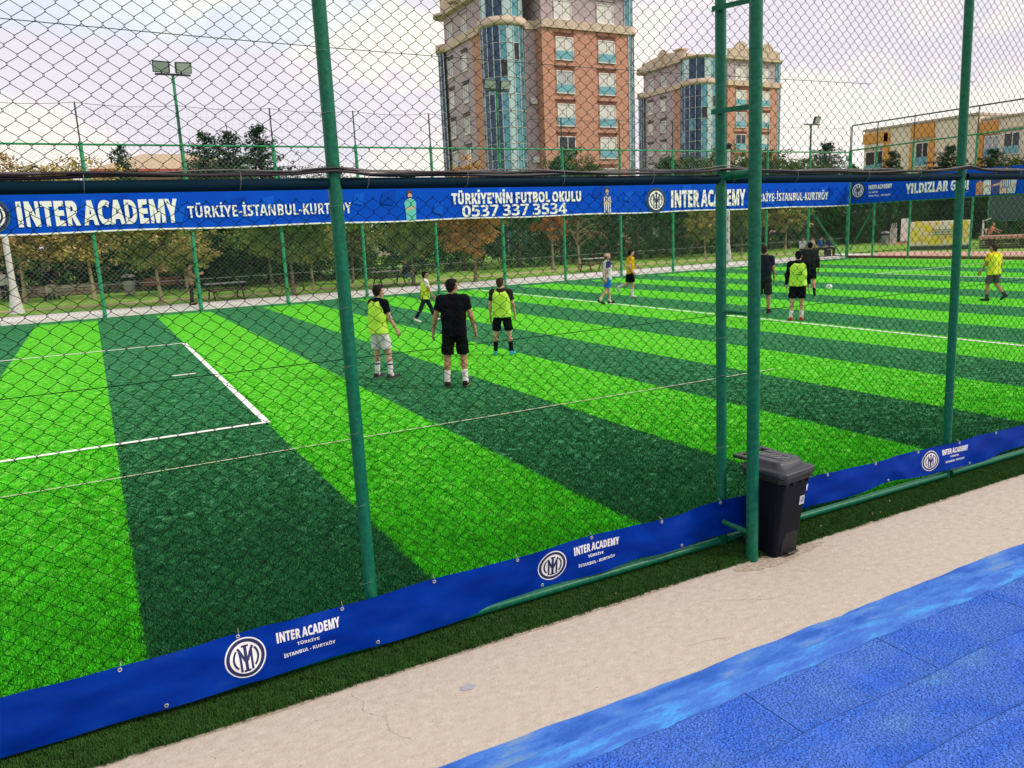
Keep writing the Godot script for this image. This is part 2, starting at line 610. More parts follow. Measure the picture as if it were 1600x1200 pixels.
func person(d: Dictionary) -> Node3D:
	var root := thing("person", d.label, "person", d.at, d.get("yaw", 0.0), d.get("group", ""))
	var s: float = d.get("h", 1.75) / 1.75
	var cell: float = d.get("cell", 0.022)
	var lean: float = d.get("lean", 0.0)
	var twist: float = d.get("twist", 0.0)
	var wide: float = d.get("wide", 1.0)
	var up := Vector3(0, cos(lean), sin(lean))
	var ax := Vector3(1, 0, 0).rotated(Vector3.UP, twist)
	var fw := ax.cross(up).normalized()
	var J := {}
	J.p = Vector3.ZERO
	J.neck = up * 0.52
	var legs: Array = d.get("legs", [[0.05, 0.06, 0.05], [-0.05, 0.06, 0.05]])
	var arms: Array = d.get("arms", [[0.0, 0.16, 0.2], [0.0, 0.16, 0.2]])
	var low := 1e9
	for i in 2:
		var sd := 1.0 if i == 0 else -1.0
		var l: Array = legs[i]
		var hip := Vector3(sd * 0.092, -0.03, 0)
		var td := Vector3(sd * sin(l[1]), -cos(l[0]) * cos(l[1]), sin(l[0]))
		var knee: Vector3 = hip + td.normalized() * 0.43
		var sa: float = l[0] - l[2]
		var sdv := Vector3(sd * sin(l[1] * 0.6), -cos(sa), sin(sa)).normalized()
		var ank: Vector3 = knee + sdv * 0.42
		var fp: float = l[3] if l.size() > 3 else (minf(sa, 0.0) * 0.75)
		var fd := Vector3(sd * 0.18, sin(fp), cos(fp)).normalized()
		var heel: Vector3 = ank + Vector3(0, -0.048, 0) - fd * 0.045
		var toe: Vector3 = ank + Vector3(0, -0.052, 0) + fd * 0.165
		J[["hip", i]] = hip; J[["knee", i]] = knee; J[["ank", i]] = ank; J[["heel", i]] = heel; J[["toe", i]] = toe
		low = minf(low, minf(heel.y - 0.04, toe.y - 0.034))
		var sh: Vector3 = up * 0.455 + ax * sd * 0.185 * wide
		var ar: Array = arms[i]
		var ud := (ax * sd * sin(ar[1]) - up * cos(ar[0]) * cos(ar[1]) + fw * sin(ar[0])).normalized()
		var el: Vector3 = sh + ud * 0.285
		var fa: float = ar[0] + ar[2]
		var inn: float = ar[3] if ar.size() > 3 else ar[1] * 0.35
		var fdv := (ax * sd * sin(inn) - up * cos(fa) * cos(inn) + fw * sin(fa)).normalized()
		var wr: Vector3 = el + fdv * 0.25
		J[["sh", i]] = sh; J[["el", i]] = el; J[["wr", i]] = wr; J[["fdv", i]] = fdv
	var base: float = d.seat if d.has("seat") else -low * s
	for key in J:
		if not (key is Array and key[0] == "fdv"):
			J[key] = J[key] * s + Vector3(0, base, 0)
	var neck: Vector3 = J.neck
	var at := func(x, y, z): return (ax * x * wide + up * y + fw * z) * s + Vector3(0, base, 0)
	# body
	var skin: Color = d.get("skin", Color(0.42, 0.24, 0.16))
	var m := MB.new()
	m.col = skin
	var bones := []
	for sd in [-1.0, 1.0]:
		bones.append([at.call(0.07 * sd, 0.0, 0), at.call(0.085 * sd, 0.37, 0.0), 0.098 * s, 0.098 * s])
	bones.append([J[["sh", 0]], J[["sh", 1]], 0.055 * s, 0.055 * s])
	for i in 2: bones.append([at.call(0, 0.515, -0.012), J[["sh", i]], 0.045 * s, 0.045 * s])
	bones.append([at.call(0, 0.46, -0.005), at.call(0, 0.58, 0.012), 0.058 * s, 0.052 * s])
	for i in 2:
		bones.append([J[["hip", i]], J[["knee", i]], 0.082 * s, 0.054 * s])
		bones.append([J[["knee", i]], J[["knee", i]].lerp(J[["ank", i]], 0.35) + Vector3(0, 0, -0.01), 0.052 * s, 0.054 * s])
		bones.append([J[["knee", i]].lerp(J[["ank", i]], 0.35), J[["ank", i]], 0.052 * s, 0.035 * s])
		bones.append([J[["heel", i]], J[["toe", i]], 0.034 * s, 0.028 * s])
		bones.append([J[["sh", i]], J[["el", i]], 0.052 * s, 0.040 * s])
		bones.append([J[["el", i]], J[["wr", i]], 0.042 * s, 0.027 * s])
	nets(m, bones, cell, 0.03 * s)
	# head
	var yaw: float = d.get("head", 0.0)
	var hb := Basis(Vector3.UP, yaw + twist) * Basis(Vector3.RIGHT, d.get("nod", 0.0) + lean * 0.4)
	var ht := Transform3D(hb.scaled(Vector3.ONE * s), at.call(0, 0.555, 0.012))
	var lip := Color(skin.r * 0.8, skin.g * 0.55, skin.b * 0.55)
	put_parts(m, head_mesh.v, ht, func(p):
		if p.z > 0.06:
			var e := Vector2(absf(p.x) - 0.033, (p.y - 0.098) * 1.6)
			if e.length() < 0.012: return Color(0.02, 0.015, 0.012) if e.length() < 0.007 else Color(0.6, 0.58, 0.55)
			if absf(p.y - 0.117) < 0.006 and absf(p.x) > 0.014 and absf(p.x) < 0.05: return d.get("hair", Color(0.02, 0.015, 0.012))
			if absf(p.y - 0.040) < 0.008 and absf(p.x) < 0.023: return lip
		return skin)
	# hands
	for i in 2:
		var sd := 1.0 if i == 0 else -1.0
		var y: Vector3 = -J[["fdv", i]]
		var x: Vector3 = (-ax * sd - y * (-ax * sd).dot(y)).normalized()
		var z: Vector3 = x.cross(y) * sd * -1.0
		if z.dot(fw) < 0 and absf(z.dot(fw)) > 0.3: z = -z
		put_parts(m, hand_parts, Transform3D(Basis(x, y, z) * Basis.from_scale(Vector3.ONE * s * 1.05), J[["wr", i]]), func(_p): return skin)
	part("body", m.mesh(), vmat("skin", 0.6), root)
	# clothes
	var shirt: Color = d.get("shirt", Color(0.02, 0.02, 0.022))
	var hem: float = d.get("hem", -0.07)
	var tm := MB.new()
	tm.col = shirt
	var tb := []
	for sd in [-1.0, 1.0]:
		tb.append([at.call(0.082 * sd, 0.33, 0.0), at.call(0.076 * sd, hem, 0.005), 0.116 * s, (0.118 if not d.has("seat") else 0.106) * s, 1])
	tb.append([at.call(-0.085, 0.385, -0.008), at.call(0.085, 0.385, -0.008), 0.098 * s, 0.098 * s])
	tb.append([at.call(-0.06, 0.2, 0.0), at.call(0.06, 0.2, 0.0), 0.118 * s, 0.118 * s])
	tb.append([J[["sh", 0]], J[["sh", 1]], 0.064 * s, 0.064 * s])
	for i in 2: tb.append([at.call(0, 0.50, -0.012), J[["sh", i]], 0.058 * s, 0.056 * s])
	var sl: float = d.get("sleeve", 0.62)
	for i in 2:
		if sl <= 1.0:
			tb.append([J[["sh", i]], J[["sh", i]].lerp(J[["el", i]], sl), 0.064 * s, 0.068 * s, 1])
		else:
			tb.append([J[["sh", i]], J[["el", i]], 0.068 * s, 0.054 * s])
			tb.append([J[["el", i]], J[["el", i]].lerp(J[["wr", i]], 0.94), 0.054 * s, 0.040 * s, 1])
	nets(tm, tb, cell * 0.8, 0.05 * s)
	if d.has("sleeve_col"):
		for i in tm.v.size():
			var a := tm.v[i]
			if absf((a - at.call(0, 0, 0)).dot(ax)) > 0.17 * s and a.y > at.call(0, 0.3, 0).y: tm.c[i] = d.sleeve_col
	for i in tm.v.size():
		var a := tm.v[i]
		tm.v[i] += Vector3(sin(a.y * 26.0 + a.x * 9.0), 0, cos(a.y * 31.0 + a.x * 17.0)) * 0.004
	part(d.get("shirt_name", "shirt"), tm.mesh(), vmat("cloth", 0.85), root)
	if d.has("bib"):
		var bm := MB.new()
		bm.col = d.bib
		var bb := []
		for sd in [-1.0, 1.0]:
			bb.append([at.call(0.070 * sd, 0.34, 0.002), at.call(0.078 * sd, hem - 0.01, 0.006), 0.130 * s, 0.134 * s, 1])
			bb.append([at.call(0.085 * sd, 0.38, -0.004), at.call(0.098 * sd, 0.478, -0.010), 0.096 * s, 0.060 * s])
		bb.append([at.call(-0.075, 0.375, -0.012), at.call(0.075, 0.375, -0.012), 0.118 * s, 0.118 * s])
		bb.append([at.call(-0.06, 0.2, 0.002), at.call(0.06, 0.2, 0.002), 0.140 * s, 0.140 * s])
		bb.append([at.call(-0.06, 0.29, 0.0), at.call(0.06, 0.29, 0.0), 0.136 * s, 0.136 * s])
		nets(bm, bb, cell * 0.8, 0.045 * s)
		for i in bm.v.size():
			var a := bm.v[i]
			bm.v[i] += Vector3(sin(a.y * 22.0 + a.x * 14.0), 0, cos(a.y * 27.0 + a.x * 21.0)) * 0.005
		part("bib", bm.mesh(), vmat("cloth", 0.85), root)
		if d.get("bib_print", false):
			var pm := MB.new()
			for row in 2:
				for q in 6:
					var x0 := -0.075 + q * 0.026 - row * 0.01
					pm.quad(at.call(x0, 0.235 - row * 0.05, -0.15), at.call(x0 + 0.019, 0.238 - row * 0.05, -0.15), at.call(x0 + 0.019, 0.265 - row * 0.05, -0.148), at.call(x0, 0.262 - row * 0.05, -0.148))
			part("bib_print", pm.mesh(), mat("bib_print", Color(0.02, 0.06, 0.02), 0.8), root)
	# legs
	var lo := MB.new()
	lo.col = d.get("lower_col", Color(0.015, 0.015, 0.018))
	var trousers: bool = d.get("lower", "shorts") == "trousers"
	var lb := []
	for sd in [-1.0, 1.0]:
		lb.append([Vector3(0.055 * sd, 0.05, 0) * s + Vector3(0, base, 0), Vector3(0.075 * sd, -0.06, 0) * s + Vector3(0, base, 0), 0.105 * s, 0.115 * s])
	for i in 2:
		var kn: Vector3 = J[["knee", i]]
		if trousers:
			lb.append([J[["hip", i]], kn, 0.098 * s, 0.070 * s])
			lb.append([kn, kn.lerp(J[["ank", i]], 0.97), 0.070 * s, 0.055 * s, 1])
		else:
			lb.append([J[["hip", i]], J[["hip", i]].lerp(kn, d.get("short_t", 0.86)), 0.100 * s, 0.103 * s, 1])
	nets(lo, lb, cell * 0.8, 0.025 * s)
	for i in lo.v.size():
		var a := lo.v[i]
		lo.v[i] += Vector3(sin(a.y * 30.0 + a.z * 12.0), 0, cos(a.y * 24.0 + a.x * 25.0)) * 0.004
	part("trousers" if trousers else "shorts", lo.mesh(), vmat("cloth", 0.85), root)
	for i in 2:
		if d.has("socks"):
			var k := MB.new()
			k.col = d.socks
			var st: float = d.get("sock_t", 0.5)
			var a: Vector3 = J[["knee", i]].lerp(J[["ank", i]], st)
			nets(k, [[J[["ank", i]], a, 0.044 * s, lerpf(0.062, 0.046, st) * s, 1], [J[["ank", i]], J[["heel", i]].lerp(J[["toe", i]], 0.4), 0.042 * s, 0.036 * s]], cell * 0.6, 0.02 * s)
			if d.has("sock_band"):
				for q in k.v.size():
					var w := (a - k.v[q]).length() / s
					if (w > 0.03 and w < 0.055) or (w > 0.068 and w < 0.09): k.c[q] = d.sock_band
			part("sock", k.mesh(), vmat("cloth", 0.85), root)
		var sm := MB.new()
		sm.col = d.get("shoes", Color(0.02, 0.02, 0.02))
		nets(sm, [[J[["heel", i]], J[["toe", i]], 0.043 * s, 0.036 * s], [J[["heel", i]] + Vector3(0, 0.02, 0), J[["heel", i]] + Vector3(0, 0.055, 0), 0.040 * s, 0.040 * s, 1]], cell * 0.6, 0.02 * s)
		for q in sm.v.size():
			if d.has("sole") and sm.v[q].y < J[["heel", i]].y - 0.022: sm.c[q] = d.sole
		part("shoe", sm.mesh(), vmat("cloth", 0.85), root)
	var hs: String = d.get("style", "short")
	var hm := MB.new()
	var hc: Color = d.get("hair", Color(0.012, 0.010, 0.009))
	put_parts(hm, hair_parts[hs], ht, func(_p): return hc)
	part("hair", hm.mesh(), vmat("hair", 0.7), root)
	if d.get("beard", false):
		var bm2 := MB.new()
		put_parts(bm2, hair_parts.beard, ht, func(_p): return hc)
		part("beard", bm2.mesh(), vmat("hair", 0.7), root)
	return root

# ------------------------------------------------------------------ plants
func leaf(m: MB, p: Vector3, n: Vector3, size: float, along: Vector3) -> void:
	var u := along.cross(n)
	if u.length_squared() < 1e-4: u = n.cross(Vector3(0.3, 0.9, 0.2))
	u = u.normalized()
	var w := n.cross(u).normalized()
	var i := m.add(p - w * size * 0.5)
	m.add(p + u * size * 0.32 + n * size * 0.08)
	m.add(p + w * size * 0.5)
	m.add(p - u * size * 0.32 + n * size * 0.08)
	m.quad_i(i, i + 1, i + 2, i + 3)

func rand_dir() -> Vector3:
	var z := rng.randf_range(-1, 1)
	var a := rng.randf() * TAU
	var r := sqrt(1 - z * z)
	return Vector3(r * cos(a), z, r * sin(a))

func clump(m: MB, c: Vector3, r: Vector3, n: int, size: float, cols: Array) -> void:
	var base: Color = cols[rng.randi() % cols.size()]
	for i in n:
		var dd := rand_dir() * pow(rng.randf(), 0.45)
		var k := rng.randf_range(0.7, 1.25)
		var b2: Color = base if rng.randf() < 0.75 else cols[rng.randi() % cols.size()]
		m.col = Color(b2.r * k, b2.g * k, b2.b * k * rng.randf_range(0.8, 1.1))
		leaf(m, c + dd * r, (dd + Vector3(0, 0.7, 0) + rand_dir() * 0.9).normalized(), size * rng.randf_range(0.7, 1.3), rand_dir())

# crown of a broad-leaved tree, centred on its own middle; returns [crown, trunk]
func broadleaf(h: float, trunk_h: float, rx: float, n_clumps: int, per: int, size: float, cols: Array, bark: Color, droop := 0.0) -> Array:
	var m := MB.new()
	var t := MB.new()
	t.col = bark
	var cy := (h + trunk_h) * 0.5
	var ry := (h - trunk_h) * 0.5
	var tp := []
	var tr := []
	for k in 7:
		var f := k / 6.0
		tp.append(Vector3(sin(f * 3.0) * 0.06, f * (trunk_h + ry * 0.9), cos(f * 2.3) * 0.05 - 0.05))
		tr.append(lerpf(0.085, 0.03, f) * (1.0 + 0.5 * pow(1.0 - f, 6.0)))
	t.tube(tp, tr, 7)
	for i in n_clumps:
		var d := rand_dir()
		var q := pow(rng.randf(), 0.42)
		var wob := 1.0 + 0.28 * sin(d.x * 4.0 + h * 3.0) * cos(d.z * 3.0 + d.y * 5.0)
		var p := Vector3(d.x * rx * wob, d.y * ry, d.z * rx * wob) * q
		p.y += cy - droop * (Vector2(p.x, p.z).length() / rx) * ry * 0.5
		var s := rng.randf_range(0.28, 0.52) * (rx / 2.0)
		clump(m, p, Vector3(s, s * 0.62, s), per, size, cols)
		if i % 4 == 0:
			var st: Vector3 = tp[3 + (i / 4) % 4]
			var mid := st.lerp(p, 0.55) + Vector3(0, 0.12, 0)
			t.tube([st, mid, p], [0.028, 0.018, 0.007], 5, false)
	return [m.mesh(), t.mesh()]

func conifer(h: float, r: float, size: float, cols: Array, bark: Color, gap := 1.0) -> Array:
	var m := MB.new()
	var t := MB.new()
	t.col = bark
	t.tube([Vector3(0, 0, 0), Vector3(0.03, h * 0.5, 0), Vector3(0, h * 0.98, 0)], [0.16, 0.09, 0.015], 7)
	var y := h * 0.12
	while y < h * 0.975:
		var f := y / h
		var n := int(lerpf(9, 4, f))
		for k in n:
			var a := rng.randf() * TAU
			var l := r * pow(1.0 - f, 0.78) * rng.randf_range(0.5, 1.2) + 0.10
			var d := Vector3(cos(a), 0, sin(a))
			var tip := Vector3(0, y + rng.randf_range(-0.12, 0.12), 0) + d * l + Vector3(0, 0.38 * l - 0.16 * l * l, 0)
			t.tube([Vector3(0, y, 0), tip], [0.022, 0.006], 4, false)
			var steps := maxi(2, int(l / 0.28))
			for s in steps:
				var q := (s + 0.7) / steps
				var p := Vector3(0, y, 0).lerp(tip, q)
				var w := 0.13 + 0.24 * (1.0 - q) * minf(l, 1.2)
				clump(m, p - Vector3(0, 0.08, 0), Vector3(w, 0.20, w), int(13 + 12 * w), size, cols)
		y += rng.randf_range(0.15, 0.24) * gap
	clump(m, Vector3(0, h * 0.99, 0), Vector3(0.05, 0.16, 0.05), 14, size * 0.7, cols)
	return [m.mesh(), t.mesh()]

func evergreen_bush(h: float, r: float, n: int, size: float, cols: Array, bark: Color) -> Array:
	var m := MB.new()
	var t := MB.new()
	t.col = bark
	t.tube([Vector3.ZERO, Vector3(0.02, h * 0.4, 0), Vector3(0, h * 0.9, 0)], [0.17, 0.11, 0.02], 7)
	for i in n:
		var f := pow(rng.randf(), 0.9)
		var a := rng.randf() * TAU
		var prof := sin(PI * clampf(f * 0.82 + 0.16, 0, 1)) * (1.0 + 0.2 * sin(a * 3.0 + f * 9.0) + 0.12 * sin(a * 7.0 - f * 15.0))
		var rr := r * prof * pow(rng.randf(), 0.3)
		var p := Vector3(cos(a) * rr, f * h + 0.1, sin(a) * rr)
		var s := rng.randf_range(0.18, 0.42)
		clump(m, p, Vector3(s, s * 0.8, s), 16, size, cols)
		if i % 40 == 0: t.tube([Vector3(0, f * h * 0.8, 0), p], [0.03, 0.01], 4, false)
	return [m.mesh(), t.mesh()]

func tree(called: String, meshes: Array, label: String, at: Vector3, turn := 0.0, scale := Vector3.ONE, group := "") -> Node3D:
	var o := thing(called, label, "tree", at, turn, group)
	o.scale = scale
	part("trunk", meshes[1], vmat("bark", 0.95), o)
	part("crown", meshes[0], leafmat(), o)
	return o

# ------------------------------------------------------------------ chain link
# woven wire: strands zigzag side by side and hook round each other
func chain_link(width: float, y0: float, y1: float, w: float, h: float, r: float, sd: int) -> ArrayMesh:
	var m := MB.new()
	var g := RandomNumberGenerator.new()
	g.seed = sd
	var n := int(round(width / (w * 0.5)))
	var rows := int((y1 - y0) / (h * 0.5))
	for i in n:
		var pts := []
		var ph := g.randf_range(-0.002, 0.002)
		for k in rows + 1:
			var odd := (k + i) % 2 == 0
			var x := (i + (0.0 if odd else 1.0)) * w * 0.5
			var y := y0 + k * h * 0.5
			var bulge := sin(x * 2.1) * sin(y * 1.7) * 0.006
			var z := (0.0022 if odd else -0.0022) + bulge
			var hook := (0.003 if odd else -0.003) * -1.0
			# each bend is two points, so that the wires run a little way beside each other
			pts.append(Vector3(x + hook + ph, y - 0.0035, z))
			pts.append(Vector3(x + hook + ph, y + 0.0035, -z + 2.0 * bulge))
		m.tube(pts, r, 3, false)
	return m.mesh()

func ring_wire(m: MB, at: Vector3, r: float, wr: float, tilt: float) -> void:
	var pts := []
	for k in 13:
		var a := TAU * k / 12
		pts.append(at + Vector3(cos(a) * r, sin(a + 1.0) * tilt, sin(a) * r))
	m.tube(pts, wr, 4, false)

# ------------------------------------------------------------------ apartment towers
func window_unit(b: Node3D, at: Vector3, turn: float, w: float, h: float, dark: int, rail: bool, lintel: Material) -> void:
	var key := "win%s_%s" % [w, h]
	if not letters.has(key):
		var f := MB.new()
		var t := 0.09
		f.box(Vector3(-w / 2 + t / 2, h / 2, 0.05), Vector3(t, h, 0.1))
		f.box(Vector3(w / 2 - t / 2, h / 2, 0.05), Vector3(t, h, 0.1))
		f.box(Vector3(0, h - t / 2, 0.05), Vector3(w - 2 * t, t, 0.1))
		f.box(Vector3(0, t / 2, 0.05), Vector3(w - 2 * t, t, 0.1))
		f.box(Vector3(w * 0.04, h / 2, 0.045), Vector3(0.07, h - 2 * t, 0.08))
		f.box(Vector3(0, -0.06, 0.09), Vector3(w + 0.2, 0.1, 0.18))
		var p := MB.new()
		p.box(Vector3(0, h / 2, 0.015), Vector3(w - 2 * t, h - 2 * t, 0.03))
		var r := MB.new()
		r.box(Vector3(0, h * 0.19, 0.14), Vector3(w - 0.04, h * 0.36, 0.03))
		var l := MB.new()
		l.box(Vector3(0, h + 0.42, 0.07), Vector3(w + 0.45, 0.12, 0.14))
		l.box(Vector3(0, h + 0.17, 0.02), Vector3(w + 0.25, 0.2, 0.04))
		letters[key] = [f.mesh(), p.mesh(), r.mesh(), l.mesh()]
	var k: Array = letters[key]
	var o := part("window", k[0], mat("window_frame", Color(0.72, 0.70, 0.68), 0.5), b, at, turn)
	var pm: Material = [mat("pane_bright", Color(0.66, 0.66, 0.63), 0.12), mat("pane_mid", Color(0.42, 0.45, 0.46), 0.1), mat("pane_dark", Color(0.03, 0.04, 0.05), 0.06)][dark]  # bright panes: curtain white and reflected sky put into the colour
	part("pane", k[1], pm, o)
	if rail: part("balustrade_glass", k[2], mat("teal_glass", Color(0.16, 0.40, 0.48), 0.1), o)
	part("lintel", k[3], lintel, o)

func glass_bay(b: Node3D, c: Vector3, r: float, y0: float, y1: float, pitch: float, reflect_tints: Array, a0: float, step: float, called := "glass_bay") -> void:
	pitch = (y1 - y0) / maxf(1.0, round((y1 - y0) / pitch))
	var core := MB.new()
	core.lathe([Vector2(r - 0.15, y0), Vector2(r - 0.15, y1)], Vector3.ZERO, 28)
	var o := part(called, core.mesh(), mat("bay_core", Color(0.02, 0.025, 0.03), 0.5), b, c)
	var key := "pane%s_%s_%s" % [r, pitch, step]
	if not letters.has(key):
		var p := MB.new()
		var rings := []
		for e in 2:
			var rg := []
			for k in 4:
				var a := deg_to_rad(step) * (k / 3.0) * 0.96 + deg_to_rad(step) * 0.02
				rg.append(Vector3(cos(a) * r, 0.05 + e * (pitch - 0.1), -sin(a) * r))
			rings.append(rg)
		p.loft(rings, false)
		letters[key] = p.mesh()
	var n := reflect_tints.size()
	var floors := int(round((y1 - y0) / pitch))
	var bar := MB.new()
	for i in n + 1:
		var a := deg_to_rad(a0 + i * step)
		bar.box(Vector3(cos(a) * (r + 0.02), (y0 + y1) / 2, -sin(a) * (r + 0.02)), Vector3(0.1, y1 - y0, 0.1), Basis(Vector3.UP, a))
	for f in floors + 1:
		var rg := []
		for i in n * 2 + 1:
			var a := deg_to_rad(a0 + i * step * 0.5)
			rg.append(Vector3(cos(a) * (r + 0.03), y0 + f * pitch, -sin(a) * (r + 0.03)))
		bar.tube(rg, 0.045, 4, false)
	part("mullions", bar.mesh(), mat("mullion", Color(0.45, 0.50, 0.50), 0.4, 0.3), o)
	for f in floors:
		for i in n:
			var tn: int = reflect_tints[i]
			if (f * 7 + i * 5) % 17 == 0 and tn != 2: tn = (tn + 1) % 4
			var pm: StandardMaterial3D = [mat("bay_reflect_blue", Color(0.018, 0.055, 0.13), 0.06, 0.2), mat("bay_reflect_cyan", Color(0.10, 0.31, 0.37), 0.06, 0.4), mat("bay_reflect_black", Color(0.012, 0.016, 0.02), 0.08), mat("bay_reflect_white", Color(0.42, 0.60, 0.60), 0.1, 0.2)][tn]  # pane colours paint reflections: deep blue, pale sky, near black
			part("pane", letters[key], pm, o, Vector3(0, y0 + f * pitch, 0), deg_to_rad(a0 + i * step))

# curved parapet with a round eye; runs along +x from the origin
func gable(w: float, h: float, bump: float, depth: float) -> ArrayMesh:
	var pts := PackedVector2Array([Vector2(0, 0), Vector2(w, 0), Vector2(w, h * 0.72)])
	var n := 12
	var mid := w / 2
	pts.append(Vector2(w * 0.86, h * 0.80))
	for k in n + 1:
		var a := PI * k / n
		pts.append(Vector2(mid + cos(a) * bump, h + sin(a) * bump * 0.75))
	pts.append(Vector2(w * 0.14, h * 0.80))
	pts.append(Vector2(0, h * 0.72))
	var m := MB.new()
	m.prism(pts, func(x, y, z): return Vector3(x, y, z), depth)
	var ring := []
	for k in 17:
		var a := TAU * k / 16
		ring.append(Vector3(mid + cos(a) * bump * 0.42, h * 0.98 + sin(a) * bump * 0.42, depth))
	m.tube(ring, 0.09, 5, false)
	return m.mesh()

func tower(label: String, at: Vector3, P: Dictionary) -> void:
	var b := thing("apartment_tower", label, "building", at, 0.0, "brick apartment towers")
	var brick: Material = mats["brick"]
	var lilac: Material = mats["lilac_stone"]
	var cream: Material = mats["cream_stone"]
	var dark := mat("lintel_brick", Color(0.20, 0.085, 0.06), 0.9)
	# own axes: x along the front, z towards the pitch; the front face is z = 0
	var w := MB.new()
	w.box(Vector3((P.x0 + P.x1) / 2, P.band / 2, -P.deep / 2), Vector3(P.x1 - P.x0, P.band, P.deep))
	part("front_wall", w.mesh(), brick, b)
	var s := MB.new()
	s.box(Vector3((P.xl + P.x0) / 2, P.band / 2, (P.z1 + P.z2) / 2), Vector3(P.x0 - P.xl, P.band, P.z1 - P.z2))
	part("side_wall", s.mesh(), lilac, b)
	var q := MB.new()
	q.box(Vector3((P.xl + P.x0) / 2 + 0.01, P.band / 2, (P.z1 + P.z0) / 2), Vector3(P.x0 - P.xl - 0.02, P.band, P.z0 - P.z1))
	part("side_brick_wall", q.mesh(), brick, b)
	var e := MB.new()
	e.box(Vector3((P.cx + P.x0) / 2, P.band / 2, (P.zr + P.z0) / 2 - 0.01), Vector3(P.x0 - P.cx, P.band, P.zr - P.z0))
	part("recess_wall", e.mesh(), lilac, b)
	var c := Vector3(P.cx, 0, P.cz)
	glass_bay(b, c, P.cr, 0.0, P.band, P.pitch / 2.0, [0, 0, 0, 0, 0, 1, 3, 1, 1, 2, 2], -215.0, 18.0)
	var c2 := Vector3(P.x1 - 0.1, 0, -P.er)
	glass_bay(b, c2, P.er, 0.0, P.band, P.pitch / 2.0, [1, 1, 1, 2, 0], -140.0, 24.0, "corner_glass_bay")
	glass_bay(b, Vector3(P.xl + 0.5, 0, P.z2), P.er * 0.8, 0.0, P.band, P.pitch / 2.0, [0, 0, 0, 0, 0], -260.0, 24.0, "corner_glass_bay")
	# cream bands, the attic storey between them and the parapet
	for lv in [[P.band, P.band + 0.85, 0.28], [P.attic, P.attic + 0.35, 0.36]]:
		var y: float = (lv[0] + lv[1]) / 2
		var hh: float = lv[1] - lv[0]
		var o: float = lv[2]
		var m := MB.new()
		m.box(Vector3((P.x0 + P.x1) / 2, y, -P.deep / 2 + o / 2), Vector3(P.x1 - P.x0 + o, hh, P.deep + o))
		m.box(Vector3((P.xl + P.x0) / 2 - o / 2, y - 0.003, (P.z2 + P.z0) / 2), Vector3(P.x0 - P.xl + o, hh - 0.004, P.z0 - P.z2 + o))
		m.box(Vector3((P.cx + P.x0) / 2, y - 0.006, P.zr - 0.6), Vector3(P.x0 - P.cx, hh - 0.01, 1.2 + o))
		m.lathe([Vector2(0, lv[0]), Vector2(P.cr + 0.1, lv[0]), Vector2(P.cr + o, lv[0] + 0.25), Vector2(P.cr + o, lv[1]), Vector2(0, lv[1])], c, 32)
		m.lathe([Vector2(0, lv[0]), Vector2(P.er + 0.1, lv[0]), Vector2(P.er + o, lv[0] + 0.25), Vector2(P.er + o, lv[1]), Vector2(0, lv[1])], c2, 24)
		m.lathe([Vector2(0, lv[0]), Vector2(P.er * 0.8 + o, lv[0]), Vector2(P.er * 0.8 + o, lv[1]), Vector2(0, lv[1])], Vector3(P.xl + 0.5, 0, P.z2), 20)
		part("cream_band", m.mesh(), cream, b)
	var ah: float = P.attic - P.band - 0.85
	var ay: float = P.band + 0.85 + ah / 2
	var a := MB.new()
	a.box(Vector3((P.x0 + P.x1) / 2, ay, -P.deep / 2 - 0.1), Vector3(P.x1 - P.x0 - 0.2, ah, P.deep - 0.2))
	a.box(Vector3((P.xl + P.x0) / 2 + 0.1, ay, (P.z2 + P.z0) / 2), Vector3(P.x0 - P.xl - 0.2, ah, P.z0 - P.z2 - 0.2))
	part("attic_wall", a.mesh(), lilac, b)
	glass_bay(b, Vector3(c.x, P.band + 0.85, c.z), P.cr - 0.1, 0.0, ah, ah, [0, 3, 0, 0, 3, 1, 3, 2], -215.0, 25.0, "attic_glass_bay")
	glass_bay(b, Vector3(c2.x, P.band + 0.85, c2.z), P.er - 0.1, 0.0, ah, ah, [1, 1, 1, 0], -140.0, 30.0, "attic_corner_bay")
	var gm := MB.new()
	gm.box(Vector3((P.xl + P.x1) / 2, P.attic + 0.45 + P.para * 0.3, -P.deep / 2 - 1.5), Vector3(P.x1 - P.xl - 2.0, P.para * 0.6, P.deep - 5.0))
	part("roof", gm.mesh(), cream, b)
	var gw: float = (P.x1 - P.x0) / 2
	for k in 2:
		part("gable", gable(gw - 0.05, P.para, gw * 0.20, 0.4), cream, b, Vector3(P.x0 + k * gw, P.attic + 0.45, -0.2))
	var side := part("gable", gable(P.z0 - P.z2, P.para, 1.1, 0.4), cream, b, Vector3(P.xl + 0.3, P.attic + 0.45, P.z2))
	side.rotation.y = -PI / 2
	var ch := MB.new()
	ch.box(Vector3(P.cx - 0.8, P.attic + P.para * 0.75, P.cz - 3.5), Vector3(1.3, P.para * 1.4, 1.3))
	ch.box(Vector3(P.cx - 0.8, P.attic + P.para * 1.55, P.cz - 3.5), Vector3(1.9, 0.22, 1.9))
	ch.box(Vector3(P.cx - 4.2 + 2.0, P.attic + P.para * 0.65, P.cz - 6.5), Vector3(1.6, P.para * 1.1, 1.2))
	part("chimney", ch.mesh(), cream, b)
